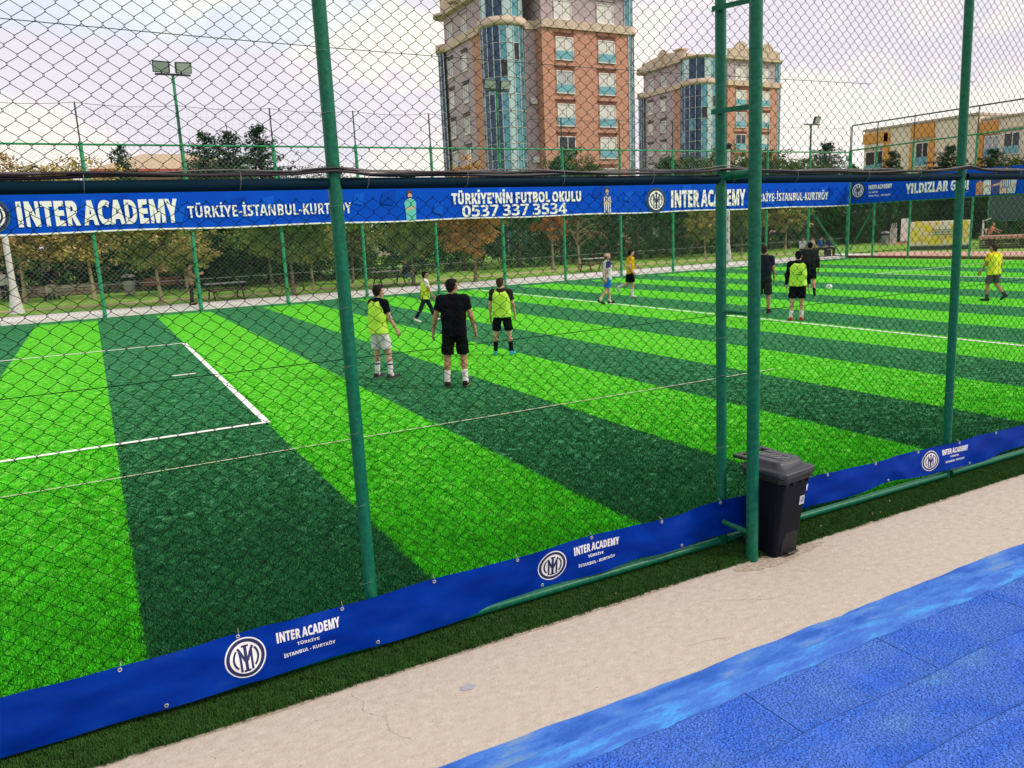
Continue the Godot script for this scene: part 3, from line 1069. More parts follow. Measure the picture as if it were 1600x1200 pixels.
	# windows
	for row in P.rows:
		var y: float = P.top - row * P.pitch - P.wh
		if y < 0.3: break
		var k := 0
		for x in P.cols:
			var dk := 0 if (row * 3 + k * 5) % 7 != 3 else 1
			if row == P.get("dark_row", 99) and k == 0: dk = 2
			window_unit(b, Vector3(x, y, 0.0), 0.0, P.ww, P.wh, dk, true, dark)
			k += 1
		for z in P.side_cols:
			window_unit(b, Vector3(P.xl, y + 0.1, z), -PI / 2, 1.25, 1.8, 1 if (row + k) % 3 else 0, false, mat("lintel_lilac", Color(0.10, 0.085, 0.10), 0.9))
			k += 1
	for x in P.cols: window_unit(b, Vector3(x, P.band + 1.0, -0.2), 0.0, P.ww, 1.9, 0, false, lilac)
	for z in P.side_cols: window_unit(b, Vector3(P.xl + 0.2, P.band + 1.0, z), -PI / 2, 1.25, 1.7, 1, false, lilac)
	# air conditioners and a dish on the walls
	for k in 3:
		var u := MB.new()
		u.cbox(Vector3(P.x0 - 0.6, 4.0 + k * P.pitch * 1.8, P.zr + 0.2), Vector3(0.8, 0.6, 0.35), 0.04)
		part("air_conditioner", u.mesh(), mat("ac_white", Color(0.6, 0.6, 0.58), 0.5), b)

# ------------------------------------------------------------------ park furniture
func picnic_table(label: String, at: Vector3, turn: float, tone: Color) -> void:
	var t := thing("picnic_table", label, "picnic table", at, turn, "picnic tables on the lawn")
	var wood := mat("table_wood_%s" % tone.r, tone, 0.8)
	for k in 4:
		var m := MB.new()
		m.cbox(Vector3(0, 0.74, -0.30 + k * 0.20), Vector3(1.8, 0.045, 0.18), 0.008)
		part("plank", m.mesh(), mat("plank_grey", Color(0.36, 0.34, 0.33), 0.8), t)
	for s in [-1.0, 1.0]:
		for k in 2:
			var m := MB.new()
			m.cbox(Vector3(0, 0.44, s * (0.62 + k * 0.15)), Vector3(1.8, 0.045, 0.135), 0.008)
			part("bench_plank", m.mesh(), wood, t)
	for e in [-0.65, 0.65]:
		for s in [-1.0, 1.0]:
			var m := MB.new()
			m.tube([Vector3(e, 0.0, s * 0.62), Vector3(e, 0.71, s * 0.2)], 0.035, 6)
			part("leg", m.mesh(), mat("table_leg", Color(0.05, 0.03, 0.025), 0.7), t)
		var c := MB.new()
		c.box(Vector3(e + 0.045, 0.40, 0), Vector3(0.05, 0.07, 1.5))
		part("brace", c.mesh(), wood, t)

func litter_bin(label: String, at: Vector3, body_col: Color, dome: Color) -> void:
	var t := thing("litter_bin", label, "litter bin", at)
	var m := MB.new()
	m.lathe([Vector2(0.0, 0), Vector2(0.22, 0), Vector2(0.26, 0.1), Vector2(0.28, 0.66), Vector2(0.33, 0.68), Vector2(0.33, 0.78), Vector2(0.25, 0.79), Vector2(0.24, 0.6), Vector2(0, 0.6)], Vector3.ZERO, 18)
	part("body", m.mesh(), mat("bin_body_%s" % body_col.r, body_col, 0.7), t)
	var d := MB.new()
	d.lathe([Vector2(0.36, 0.98), Vector2(0.34, 1.03), Vector2(0.22, 1.12), Vector2(0.0, 1.16)], Vector3.ZERO, 18)
	d.lathe([Vector2(0.0, 0.975), Vector2(0.355, 0.975)], Vector3.ZERO, 18)
	part("hood", d.mesh(), mat("bin_dome", dome, 0.4), t)
	var p := MB.new()
	for k in 3:
		var a := TAU * k / 3
		p.tube([Vector3(cos(a) * 0.29, 0.72, sin(a) * 0.29), Vector3(cos(a) * 0.29, 1.0, sin(a) * 0.29)], 0.014, 5)
	part("post", p.mesh(), mat("bin_dark", Color(0.02, 0.02, 0.025), 0.6), t)

func sheet(pts: Array, y: float) -> ArrayMesh:
	var o := PackedVector2Array()
	for p in pts: o.append(p)
	if Geometry2D.is_polygon_clockwise(o): o.reverse()
	var t := Geometry2D.triangulate_polygon(o)
	var m := MB.new()
	for p in o: m.add(Vector3(p.x, y, p.y))
	for i in range(0, t.size(), 3): m.tri(t[i], t[i + 2], t[i + 1])
	var r := m.mesh()
	# make sure the sheet faces up
	var a := r.surface_get_arrays(0)
	if a[Mesh.ARRAY_NORMAL][0].y < 0:
		var mm := MB.new()
		for p in o: mm.add(Vector3(p.x, y, p.y))
		for i in range(0, t.size(), 3): mm.tri(t[i], t[i + 1], t[i + 2])
		r = mm.mesh()
	return r

func rect(x0: float, x1: float, z0: float, z1: float, y: float) -> ArrayMesh:
	return sheet([Vector2(x0, z0), Vector2(x1, z0), Vector2(x1, z1), Vector2(x0, z1)], y)

func tufts(called: String, parent: Node, n: int, place: Callable, h: float, spread: float, blades: int) -> void:
	var m := MB.new()
	for i in blades:
		var a := rng.randf() * TAU
		var p := Vector3(rng.randf_range(-spread, spread), 0, rng.randf_range(-spread, spread))
		var lean := Vector3(cos(a), 0, sin(a)) * rng.randf_range(0.1, 0.75) * h
		var sidev := Vector3(-sin(a), 0, cos(a)) * 0.0022
		var hh := h * rng.randf_range(0.6, 1.1)
		var tip := p + lean + Vector3(0, hh, 0)
		var mid := p + lean * 0.35 + Vector3(0, hh * 0.6, 0)
		var k := rng.randf_range(0.75, 1.25)
		m.col = Color(k, k, k)
		var o := m.add(p - sidev)
		m.add(p + sidev); m.add(mid + sidev); m.add(mid - sidev)
		m.quad_i(o, o + 1, o + 2, o + 3)
		var q := m.add(tip)
		m.tri(o + 3, o + 2, q)
	var mm := MultiMesh.new()
	mm.transform_format = MultiMesh.TRANSFORM_3D
	mm.use_colors = true
	mm.mesh = m.mesh()
	mm.instance_count = n
	for i in n:
		var r: Array = place.call()
		var b := Basis(Vector3.UP, rng.randf() * TAU).scaled(Vector3.ONE * rng.randf_range(0.75, 1.2))
		if r.size() > 2: b = Basis.from_scale(Vector3(1, r[2], 1)) * b
		mm.set_instance_transform(i, Transform3D(b, r[0]))
		mm.set_instance_color(i, r[1])
	var o := MultiMeshInstance3D.new()
	o.name = called
	o.multimesh = mm
	var bm := vmat("turf_blade", 0.9)
	bm.metallic_specular = 0.08
	bm.backlight_enabled = true
	bm.backlight = Color(0.15, 0.2, 0.1)
	o.material_override = bm
	parent.add_child(o, true)
	o.set_meta("kind", "stuff")

# ------------------------------------------------------------------ the place
const FAR := -29.68
const END_X := 42.7

func sky_picture() -> ImageTexture:
	var w := 1024
	var h := 512
	var n := FastNoiseLite.new()
	n.seed = 11; n.frequency = 1.6; n.fractal_octaves = 5
	n.domain_warp_enabled = true; n.domain_warp_amplitude = 0.25; n.domain_warp_frequency = 2.0
	var n2 := FastNoiseLite.new()
	n2.seed = 5; n2.frequency = 1.1; n2.fractal_octaves = 4
	var im := Image.create(w, h, false, Image.FORMAT_RGBF)
	var cream := Color(0.68, 0.635, 0.575)
	var lav := Color(0.53, 0.505, 0.56)
	var blue := Color(0.37, 0.555, 0.63)
	var gaps := [[Vector3(0.255, 0.192, -0.948).normalized(), 0.09], [Vector3(0.33, 0.225, -0.92).normalized(), 0.08], [Vector3(0.74, 0.17, -0.65).normalized(), 0.10], [Vector3(-0.3, 0.6, 0.7).normalized(), 0.5]]
	for j in h:
		var th := PI * (j + 0.5) / h
		var y := cos(th)
		for i in w:
			var ph := TAU * ((i + 0.5) / w - 0.5)
			var d := Vector3(sin(ph) * sin(th), y, -cos(ph) * sin(th))
			if y < -0.08:
				im.set_pixel(i, j, Color(0.26, 0.26, 0.24))
				continue
			var q := Vector3(d.x, d.y * 2.6, d.z) * 1.5
			var a := n.get_noise_3dv(q)
			var g := n2.get_noise_3dv(q + Vector3(7, 3, 1))
			var c := lav.lerp(cream, smoothstep(-0.24, 0.22, a))
			var gp := smoothstep(0.30, 0.6, g) * 0.3
			for e in gaps:
				var dd: Vector3 = d - e[0]
				dd.y *= 2.6
				gp = maxf(gp, (1.0 - smoothstep(0.3, 1.0, dd.length() / e[1] + a * 0.7)) * 0.75)
			c = c.lerp(blue, gp)
			c = c.lerp(Color(0.70, 0.65, 0.66), (1.0 - smoothstep(0.0, 0.14, y)) * 0.5)
			im.set_pixel(i, j, c)
	return ImageTexture.create_from_image(im)

func banner_lift(x: float, y: float) -> float:
	# how far the lower banner stands off the fence at (x along it, y up it)
	var f := clampf((y - 0.07) / 0.34, 0, 1)
	return 0.056 + 0.028 * (1.0 - smoothstep(1.7, 2.9, x)) * (1.0 - f) + 0.0035 * sin(x * 23.0 + f * 9.0) * exp(-pow(sin(x * 1.065 - 0.6) * 3.0, 2.0)) + 0.022 * sin(x * 1.9 + 0.6) * (1.0 - f) + 0.013 * sin(x * 4.7 - f * 2.4) * (1.0 - 0.6 * f) + 0.005 * sin(x * 10.5 + f * 7.0) + 0.012 * exp(-pow((x - 3.9) * 4.0 + f * 1.4, 2.0)) + 0.016 * exp(-pow((x - 3.55) * 5.0 - f * 1.0, 2.0)) + (1.0 - f) * 0.02 * exp(-pow((x - 5.9) * 1.6, 2.0))

func banner_edges(x: float) -> Vector2:
	var sag := 0.018 * absf(sin((x - 0.62) * PI / 1.18))
	var low := 0.068 + 0.048 * smoothstep(1.7, 2.7, x) + 0.012 * sin(x * 1.35 + 0.4) + 0.008 * sin(x * 3.1) + 0.045 * exp(-pow((x - 3.65) * 1.9, 2.0)) + 0.04 * smoothstep(4.9, 5.6, x) * (0.75 + 0.25 * sin(x * 2.3)) + 0.012 * sin(x * 6.3) * smoothstep(2.6, 3.4, x)
	return Vector2(low, 0.405 + 0.02 * sin(x * 0.55 - 0.9) - sag * 0.8)

func banner_point(x: float, v: float, lift := 0.0) -> Vector3:
	var e := banner_edges(x)
	var y := lerpf(e.x, e.y, v)
	return Vector3(x, y, banner_lift(x, y) + lift)

func _ready() -> void:
	rng.seed = 20
	# camera
	var cam := Camera3D.new()
	cam.name = "camera"
	cam.fov = 52.6365
	cam.near = 0.05
	cam.far = 2000.0
	add_child(cam)
	cam.transform = Transform3D(Basis(Vector3(0.879115, -0.043609, 0.474611), Vector3(0.129427, 0.980229, -0.149669), Vector3(-0.4587, 0.193004, 0.867378)).orthonormalized(), Vector3(0, 2.613636, 4.518182))
	cam.current = true
	# sky
	var we := WorldEnvironment.new()
	we.name = "environment"
	var env := Environment.new()
	env.background_mode = Environment.BG_SKY
	var sky := Sky.new()
	var ps := PanoramaSkyMaterial.new()
	ps.panorama = sky_picture()
	sky.sky_material = ps
	env.sky = sky
	env.tonemap_mode = Environment.TONE_MAPPER_LINEAR
	env.tonemap_exposure = 1.66
	env.sdfgi_enabled = true
	env.ssao_enabled = true
	env.ssil_enabled = true
	we.environment = env
	add_child(we)
	# sun behind thin cloud
	var sun := DirectionalLight3D.new()
	sun.name = "sun"
	sun.light_color = Color(1.0, 0.95, 0.88)
	sun.light_energy = 0.5
	sun.light_angular_distance = 14.0
	sun.shadow_enabled = true
	add_child(sun)
	sun.look_at_from_position(Vector3(30, 34, 26), Vector3.ZERO)
	# fonts
	var sb := SystemFont.new()
	sb.font_names = PackedStringArray(["Droid Sans"])
	sb.font_weight = 700
	var fv := FontVariation.new()
	fv.base_font = sb
	fv.variation_embolden = 0.8
	font_bold = fv
	var sp := SystemFont.new()
	sp.font_names = PackedStringArray(["Droid Sans"])
	sp.font_weight = 700
	font_plain = sp

	make_materials()
	make_setting()
	make_buildings()
	make_trees()
	make_far_fence()
	make_near_fence()
	make_bin()
	make_park()
	make_people()

func make_materials() -> void:
	surf("turf_light", noise_tex(1024, 0.012, [[0.28, Color(0.062, 0.43, 0.016)], [0.5, Color(0.115, 0.58, 0.034)], [0.72, Color(0.20, 0.70, 0.080)]], FastNoiseLite.TYPE_SIMPLEX_SMOOTH, 7, 2, 0.0, 0.85), 3.1, 0.95, bump_tex(512, 0.2, 6.0), 0.7).metallic_specular = 0.05
	surf("turf_dark", noise_tex(1024, 0.012, [[0.28, Color(0.022, 0.130, 0.048)], [0.5, Color(0.044, 0.220, 0.086)], [0.72, Color(0.10, 0.34, 0.155)]], FastNoiseLite.TYPE_SIMPLEX_SMOOTH, 7, 4, 0.0, 0.85), 2.7, 0.95, bump_tex(512, 0.2, 6.0, 4, 8), 0.7).metallic_specular = 0.05
	for q in ["turf_light", "turf_dark"]:  # both base tones are paler than the blades, painting sunlit tips
		mats[q].metallic_specular = 0.03
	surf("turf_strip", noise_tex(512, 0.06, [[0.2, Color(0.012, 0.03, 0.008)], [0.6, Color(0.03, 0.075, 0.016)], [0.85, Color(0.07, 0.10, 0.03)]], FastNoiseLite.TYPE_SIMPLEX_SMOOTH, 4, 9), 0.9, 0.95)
	surf("lawn", noise_tex(1024, 0.02, [[0.25, Color(0.10, 0.27, 0.025)], [0.5, Color(0.18, 0.40, 0.05)], [0.64, Color(0.26, 0.41, 0.085)], [0.85, Color(0.42, 0.38, 0.15)]], FastNoiseLite.TYPE_SIMPLEX_SMOOTH, 6, 21), 17.0, 0.95, bump_tex(512, 0.15, 5.0, 4, 22), 0.5)
	surf("earth", noise_tex(512, 0.02, [[0.2, Color(0.16, 0.15, 0.09)], [0.8, Color(0.26, 0.23, 0.15)]], FastNoiseLite.TYPE_SIMPLEX_SMOOTH, 5, 23), 40.0)
	surf("concrete", noise_tex(1024, 0.03, [[0.15, Color(0.44, 0.38, 0.325)], [0.42, Color(0.495, 0.435, 0.375)], [0.60, Color(0.515, 0.455, 0.395)], [0.85, Color(0.57, 0.51, 0.45)]], FastNoiseLite.TYPE_SIMPLEX_SMOOTH, 8, 31, 25.0, 0.68), 2.6, 0.9, bump_tex(1024, 0.12, 4.0, 4, 32), 0.3)
	mats["concrete"].uv1_scale = Vector3(0.33, 0.5, 0.52)
	surf("walk", noise_tex(512, 0.02, [[0.2, Color(0.68, 0.65, 0.63)], [0.8, Color(0.80, 0.77, 0.75)]], FastNoiseLite.TYPE_SIMPLEX_SMOOTH, 5, 33), 3.0)
	surf("blue_paint", noise_tex(1024, 0.007, [[0.2, Color(0.035, 0.12, 0.50)], [0.45, Color(0.060, 0.175, 0.60)], [0.6, Color(0.075, 0.21, 0.64)], [0.8, Color(0.15, 0.27, 0.52)]], FastNoiseLite.TYPE_SIMPLEX_SMOOTH, 8, 41, 30.0), 2.1, 0.75, bump_tex(1024, 0.06, 4.0, 4, 42), 0.7)
	mats["blue_paint"].uv1_scale = Vector3(0.24, 0.5, 0.9)
	for k in 3:
		var m := surf("rubber_%d" % k, speckled(1024, 100 + k * 7), 2.3, 0.8, bump_tex(1024, 0.10, 12.0, 3, 60 + k), 0.8)
		m.uv1_offset = Vector3(0.31, 0.17, 0.43) * k
	surf("brick", noise_tex(512, 0.03, [[0.25, Color(0.46, 0.235, 0.17)], [0.5, Color(0.52, 0.28, 0.205)], [0.75, Color(0.58, 0.33, 0.25)]], FastNoiseLite.TYPE_SIMPLEX_SMOOTH, 6, 71), 6.0)
	surf("lilac_stone", noise_tex(512, 0.03, [[0.2, Color(0.38, 0.31, 0.345)], [0.8, Color(0.50, 0.43, 0.46)]], FastNoiseLite.TYPE_SIMPLEX_SMOOTH, 6, 72), 6.0)
	surf("cream_stone", noise_tex(512, 0.02, [[0.2, Color(0.52, 0.42, 0.33)], [0.8, Color(0.64, 0.53, 0.43)]], FastNoiseLite.TYPE_SIMPLEX_SMOOTH, 6, 73), 8.0)
	var gp := mat("green_paint", Color(0.003, 0.135, 0.070), 0.38)
	gp.metallic_specular = 0.35
	gp.normal_enabled = true
	gp.normal_texture = bump_tex(256, 0.05, 2.0, 4, 81)
	gp.uv1_triplanar = true
	gp.uv1_scale = Vector3.ONE * 2.0
	gp.normal_scale = 0.35
	gp.albedo_color = Color.WHITE
	gp.albedo_texture = noise_tex(512, 0.02, [[0.2, Color(0.002, 0.090, 0.052)], [0.5, Color(0.003, 0.125, 0.068)], [0.72, Color(0.006, 0.150, 0.080)], [0.93, Color(0.05, 0.12, 0.07)]], FastNoiseLite.TYPE_SIMPLEX_SMOOTH, 6, 83)
	mat("green_far", Color(0.02, 0.26, 0.12), 0.5)
	mat("wire_green", Color(0.003, 0.012, 0.012), 0.6).metallic_specular = 0.15
	mat("banner_blue", Color(0.001, 0.030, 0.30), 0.36).metallic_specular = 0.16
	var bb := mats["banner_blue"] as StandardMaterial3D
	bb.albedo_color = Color.WHITE
	bb.albedo_texture = noise_tex(512, 0.012, [[0.2, Color(0.001, 0.022, 0.25)], [0.5, Color(0.001, 0.030, 0.30)], [0.75, Color(0.002, 0.036, 0.33)], [0.95, Color(0.008, 0.045, 0.34)]], FastNoiseLite.TYPE_SIMPLEX_SMOOTH, 6, 87)
	bb.uv1_triplanar = true
	bb.uv1_scale = Vector3(0.35, 0.9, 0.9)
	mat("board_blue", Color(0.003, 0.072, 0.58), 0.4).metallic_specular = 0.15

# blue painted rubber crumb: grains of several sizes, worn and fresher areas
func speckled(n: int, sd: int) -> ImageTexture:
	var a := FastNoiseLite.new()
	a.seed = sd; a.frequency = 0.16; a.fractal_octaves = 3
	var b := FastNoiseLite.new()
	b.seed = sd + 1; b.frequency = 0.005; b.fractal_octaves = 4
	var c := FastNoiseLite.new()
	c.seed = sd + 2; c.frequency = 0.05; c.fractal_octaves = 2
	var ga := a.get_seamless_image(n, n).get_data()
	var gb := b.get_seamless_image(n, n).get_data()
	var gc := c.get_seamless_image(n, n).get_data()
	var out := PackedByteArray()
	out.resize(n * n * 3)
	var lut := []
	for i in 256:
		var e := i / 255.0
		var fresh := Color(0.048, 0.165, 0.74)
		var mid := Color(0.070, 0.19, 0.72)
		var worn := Color(0.10, 0.27, 0.68)
		var k := fresh.lerp(mid, smoothstep(0.30, 0.48, e)).lerp(worn, smoothstep(0.62, 0.95, e) * 0.8)
		lut.append([k.r, k.g, k.b])
	var tone := PackedFloat32Array()
	for i in 256:
		var e := i / 255.0
		tone.append(lerpf(0.38, 1.0, smoothstep(0.24, 0.42, e)) + 0.9 * smoothstep(0.66, 0.86, e))
	for i in n * n:
		var l: Array = lut[gb[(i / n) * n + int(absf(2.0 * (i % n) / n - 1.0) * n * 0.3)]]
		var t := tone[ga[i]] * (0.80 + 0.4 * gc[i] / 255.0)
		out[i * 3] = int(255.0 * pow(minf(l[0] * t, 1.0), 0.4545))
		out[i * 3 + 1] = int(255.0 * pow(minf(l[1] * t, 1.0), 0.4545))
		out[i * 3 + 2] = int(255.0 * pow(minf(l[2] * t, 1.0), 0.4545))
	return ImageTexture.create_from_image(Image.create_from_data(n, n, false, Image.FORMAT_RGB8, out))

func stripe_x(k: int) -> float:
	return 0.0 + 2.0 * k

func on_line(x: float, z: float) -> bool:
	if x < 2.08 and x > 1.92 and z > -18.4 and z < -6.95: return true
	if x < 2.08 and (absf(z + 7.06) < 0.085 or absf(z + 18.29) < 0.085): return true
	if absf(x - 15.7) < 0.085: return true
	return absf(z + 5.282) < 0.035

func stripe_dark(x: float) -> bool:
	return posmod(int(floor(x / 2.0)), 2) == 0

func make_setting() -> void:
	struct("ground", "bare earth ground stretching to the horizon", rect(-700, 900, -900, 500, -0.03), mats["earth"])
	# the pitch: mown-looking stripes two metres wide
	var pitch := Node3D.new()
	pitch.name = numbered("football_pitch")
	add_child(pitch)
	tag(pitch, "artificial turf football pitch striped in light and dark green", "", "", "structure")
	var under := MB.new()
	under.box(Vector3(17, -0.06, -14.7), Vector3(52, 0.1, 30.5))
	part("turf_base", under.mesh(), mats["turf_strip"], pitch)
	var ends := [26.3, 29.0, 31.5, 34.0, 36.4, END_X - 0.7]
	for k in range(-5, 18):
		var x0: float = 2.0 * k if k < 13 else ends[k - 13]
		var x1: float = 2.0 * k + 2.0 if k < 12 else ends[k - 12]
		part("turf_stripe", rect(x0, x1, FAR + 1.3, 0.0, 0.0), mats["turf_dark"] if posmod(k, 2) == 0 else mats["turf_light"], pitch)
	part("turf_border_and_shade", rect(-10, END_X, FAR, FAR + 1.3, 0.0), mats["turf_dark"], pitch)  # dark band paints the shade lying along the walkway edge
	part("turf_border_and_shade", rect(END_X - 0.7, END_X, FAR + 1.3, 0.0, 0.0), mats["turf_light"], pitch)  # plain light border, no shade painted here
	var white := mat("line_white", Color(0.82, 0.82, 0.78), 0.9)
	var cream := mat("line_cream", Color(0.50, 0.52, 0.36), 0.9)
	for l in [[-10.0, 2.05, -7.11, -7.01], [-10.0, 2.05, -18.34, -18.24], [1.95, 2.05, -18.24, -7.11], [15.65, 15.75, FAR + 1.0, -0.6], [1.2, 1.65, -12.66, -12.56], [31.2, 41.9, -18.95, -18.85], [31.2, 31.3, -18.85, -12.0]]:
		part("pitch_line", rect(l[0], l[1], l[2], l[3], 0.010), white, pitch)
	part("pitch_line", rect(-10.0, 10.5, -5.30, -5.265, 0.012), cream, pitch)
	part("pitch_line", rect(41.9, 42.0, FAR + 1.0, -0.5, 0.004), cream, pitch)
	# blades of the artificial turf, thick near the camera
	tufts("turf_blades", pitch, 260000, func():
		var th := rng.randf_range(-0.22, 1.16)
		var far := 4.56 / cos(th) + 30.0 * pow(rng.randf(), 2.6)
		var z := 4.52 - cos(th) * far
		var x := sin(th) * far
		while on_line(x, z):
			x += 0.03
			z += 0.023
		var p := 0.5 + 1.35 * pow(rng.randf(), 1.8)
		var tall := clampf(1.3 - far * 0.055, 0.30, 1.0)
		if stripe_dark(x): return [Vector3(x, 0, z), Color(0.026, 0.150, 0.052) * p, tall]
		return [Vector3(x, 0, z), Color(0.062, 0.52, 0.020) * p, tall], 0.03, 0.024, 8)
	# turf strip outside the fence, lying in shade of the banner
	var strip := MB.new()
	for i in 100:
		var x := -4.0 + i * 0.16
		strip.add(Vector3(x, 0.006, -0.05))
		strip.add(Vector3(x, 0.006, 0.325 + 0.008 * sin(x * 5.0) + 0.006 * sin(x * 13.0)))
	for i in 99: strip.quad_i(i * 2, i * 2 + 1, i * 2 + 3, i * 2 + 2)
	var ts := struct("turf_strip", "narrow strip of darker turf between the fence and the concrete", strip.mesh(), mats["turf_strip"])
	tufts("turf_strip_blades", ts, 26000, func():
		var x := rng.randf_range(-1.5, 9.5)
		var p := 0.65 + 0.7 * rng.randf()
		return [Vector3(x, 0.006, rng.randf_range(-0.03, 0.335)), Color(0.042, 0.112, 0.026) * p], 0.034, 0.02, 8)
	# concrete walk and the painted terrace
	var cm := MB.new()
	cm.box(Vector3(6, -0.05, 0.9), Vector3(26, 0.1, 1.24))
	var walk := struct("concrete_walk", "pale beige concrete walk beside the pitch with scratches and cracks", cm.mesh(), mats["concrete"])
	var crack := MB.new()
	for line in [[Vector2(1.02, 0.42), Vector2(1.06, 0.52), Vector2(1.03, 0.6), Vector2(1.12, 0.74), Vector2(1.10, 0.86), Vector2(1.18, 1.0)], [Vector2(3.62, 0.72), Vector2(3.78, 0.80), Vector2(3.86, 0.86), Vector2(4.0, 0.9)], [Vector2(3.0, 1.05), Vector2(3.14, 1.06), Vector2(3.3, 1.1)], [Vector2(6.4, 0.4), Vector2(6.45, 0.7), Vector2(6.42, 1.0), Vector2(6.5, 1.26)]]:
		var fine := []
		for i in line.size() - 1:
			for q in 7: fine.append(line[i].lerp(line[i + 1], q / 7.0) + Vector2(rng.randf_range(-0.006, 0.006), rng.randf_range(-0.006, 0.006)))
		line = fine
		for i in line.size() - 1:
			var a: Vector2 = line[i]
			var b: Vector2 = line[i + 1]
			var n := (b - a).orthogonal().normalized() * rng.randf_range(0.0004, 0.0014)
			crack.quad(Vector3(a.x - n.x, 0.003, a.y - n.y), Vector3(a.x + n.x, 0.003, a.y + n.y), Vector3(b.x + n.x, 0.003, b.y + n.y), Vector3(b.x - n.x, 0.003, b.y - n.y))
	part("crack", crack.mesh(), mat("crack_dark", Color(0.28, 0.23, 0.19), 1.0), walk)
	var grit := MB.new()
	for i in 420:
		var p := Vector3(rng.randf_range(-0.6, 8.5), 0.0, 0.34 + pow(rng.randf(), 1.4) * 0.92)
		var s := rng.randf_range(0.0012, 0.0035)
		var g := rng.randf_range(0.12, 0.75)
		grit.col = Color(g, g * 0.9, g * 0.78)
		grit.ball(p + Vector3(0, s * 0.4, 0), Vector3(s, s * 0.7, s), 5, 3)
	var gp := part("grit", grit.mesh(), vmat("grit", 0.9), walk)
	gp.set_meta("kind", "stuff")
	var spot := MB.new()
	var sp := []
	for k in 18:
		var a := TAU * k / 18
		sp.append(Vector3(1.63 + cos(a) * 0.045 * (1 + 0.2 * sin(k * 2.3)), 0.003, 0.71 + sin(a) * 0.03 * (1 + 0.2 * cos(k * 1.7))))
	spot.poly(sp, true)
	part("stain", spot.mesh(), mat("stain_blue", Color(0.34, 0.36, 0.42), 0.9), walk)
	# dirt along the turf edge and round the post foot
	for e in 9:
		var dirt := MB.new()
		var ps := []
		var cx := [4.45, 4.75, 4.2, 0.5, 1.6, 2.4, 5.6, 3.1, 6.6][e] as float
		var rx := [0.30, 0.22, 0.16, 0.5, 0.4, 0.5, 0.4, 0.45, 0.4][e] as float
		var rz := [0.11, 0.06, 0.09, 0.022, 0.018, 0.024, 0.02, 0.022, 0.018][e] as float
		for k in 30:
			var a := TAU * k / 30
			var q := 1.0 + 0.10 * sin(k * 0.84 + e) + 0.08 * sin(k * 1.47 + e * 2) + rng.randf_range(-0.07, 0.07)
			ps.append(Vector3(cx + cos(a) * rx * q, 0.002 + 0.0004 * e, (0.40 if e < 3 else 0.335) + sin(a) * rz * q))
		dirt.poly(ps, true)
		part("dirt", dirt.mesh(), surf("dirt_stain", noise_tex(256, 0.04, [[0.25, Color(0.34, 0.28, 0.22)], [0.75, Color(0.49, 0.425, 0.36)]], FastNoiseLite.TYPE_SIMPLEX_SMOOTH, 5, 77), 0.5), walk)
	var edge := []
	for i in 131:
		var x := -2.0 + i * 0.1
		edge.append(Vector2(x, 1.283 + 0.010 * sin(x * 2.3 + 2.0 * sin(x * 0.9)) + 0.006 * sin(x * 6.1 + 3.0 * sin(x * 1.7)) + rng.randf_range(-0.006, 0.006)))
	var low := []
	for p in edge: low.append(p)
	low.append(Vector2(11, 1.9)); low.append(Vector2(-2, 1.9))
	var terrace := Node3D.new()
	terrace.name = numbered("blue_terrace")
	add_child(terrace)
	tag(terrace, "blue painted spectator terrace of rubber tiled steps", "", "", "structure")
	part("painted_strip", sheet(low, 0.005), mats["blue_paint"], terrace)
	var ramp := MB.new()
	for i in 65:
		var x := -2.0 + i * 0.2
		var z := 1.455 + 0.012 * sin(x * 1.7 + 2.0 * sin(x)) + rng.randf_range(-0.008, 0.008)
		ramp.add(Vector3(x, 0.0055, z))
		ramp.add(Vector3(x, 0.020, z + 0.03))
		ramp.add(Vector3(x, 0.022, 1.70))
	for i in 64:
		ramp.quad_i(i * 3, i * 3 + 1, i * 3 + 4, i * 3 + 3)
		ramp.quad_i(i * 3 + 1, i * 3 + 2, i * 3 + 5, i * 3 + 4)
	var ledge_paint := surf("blue_light", noise_tex(1024, 0.01, [[0.25, Color(0.055, 0.16, 0.60)], [0.5, Color(0.075, 0.21, 0.66)], [0.78, Color(0.075, 0.34, 0.80)]], FastNoiseLite.TYPE_SIMPLEX_SMOOTH, 7, 43, 40.0), 2.7, 0.75, bump_tex(1024, 0.06, 4.0, 4, 44), 0.7)
	ledge_paint.uv1_scale = Vector3(0.2, 0.5, 0.8)
	part("painted_ledge", ramp.mesh(), ledge_paint, terrace)
	# rubber tiles, row behind row, each a slab of its own
	for row in 8:
		var y := [0.05, 0.15, 0.28, 0.42, 0.56, 0.70, 0.84, 0.95][row] as float
		var z0 := 1.66 + row * 0.50
		var tw := 0.55 if row == 0 else 2.2
		var nn := 12 if row == 0 else 4
		for k in nn:
			var x0 := -0.42 + k * tw + (0.275 if row % 2 else 0.0)
			var t := MB.new()
			var hgt := 0.05 if row == 0 else 0.2
			var jx := rng.randf_range(-0.003, 0.003)
			# a slab with a slightly ragged front edge
			var fr := []
			var bk := []
			for q in 9:
				var xx := x0 + 0.002 + (tw - 0.0035) * q / 8.0
				fr.append(Vector3(xx, y + jx * 0.6 - 0.004, z0 + 0.006 * sin(xx * 17.0 + row) + 0.004 * sin(xx * 41.0)))
				bk.append(Vector3(xx, y + jx * 0.6, z0 + 0.52))
			var rings := []
			var r1 := []; var r2 := []; var r3 := []
			for q in 9:
				r1.append(fr[q] - Vector3(0, hgt, 0))
				r2.append(fr[q])
				r3.append(fr[q] + Vector3(0, 0.004, 0.012))
			rings = [r1, r2, r3, bk]
			t.loft(rings, false)
			for side in [0, 8]:
				t.quad(r2[side], r2[side] - Vector3(0, hgt, 0), bk[side] - Vector3(0, hgt, 0), bk[side])
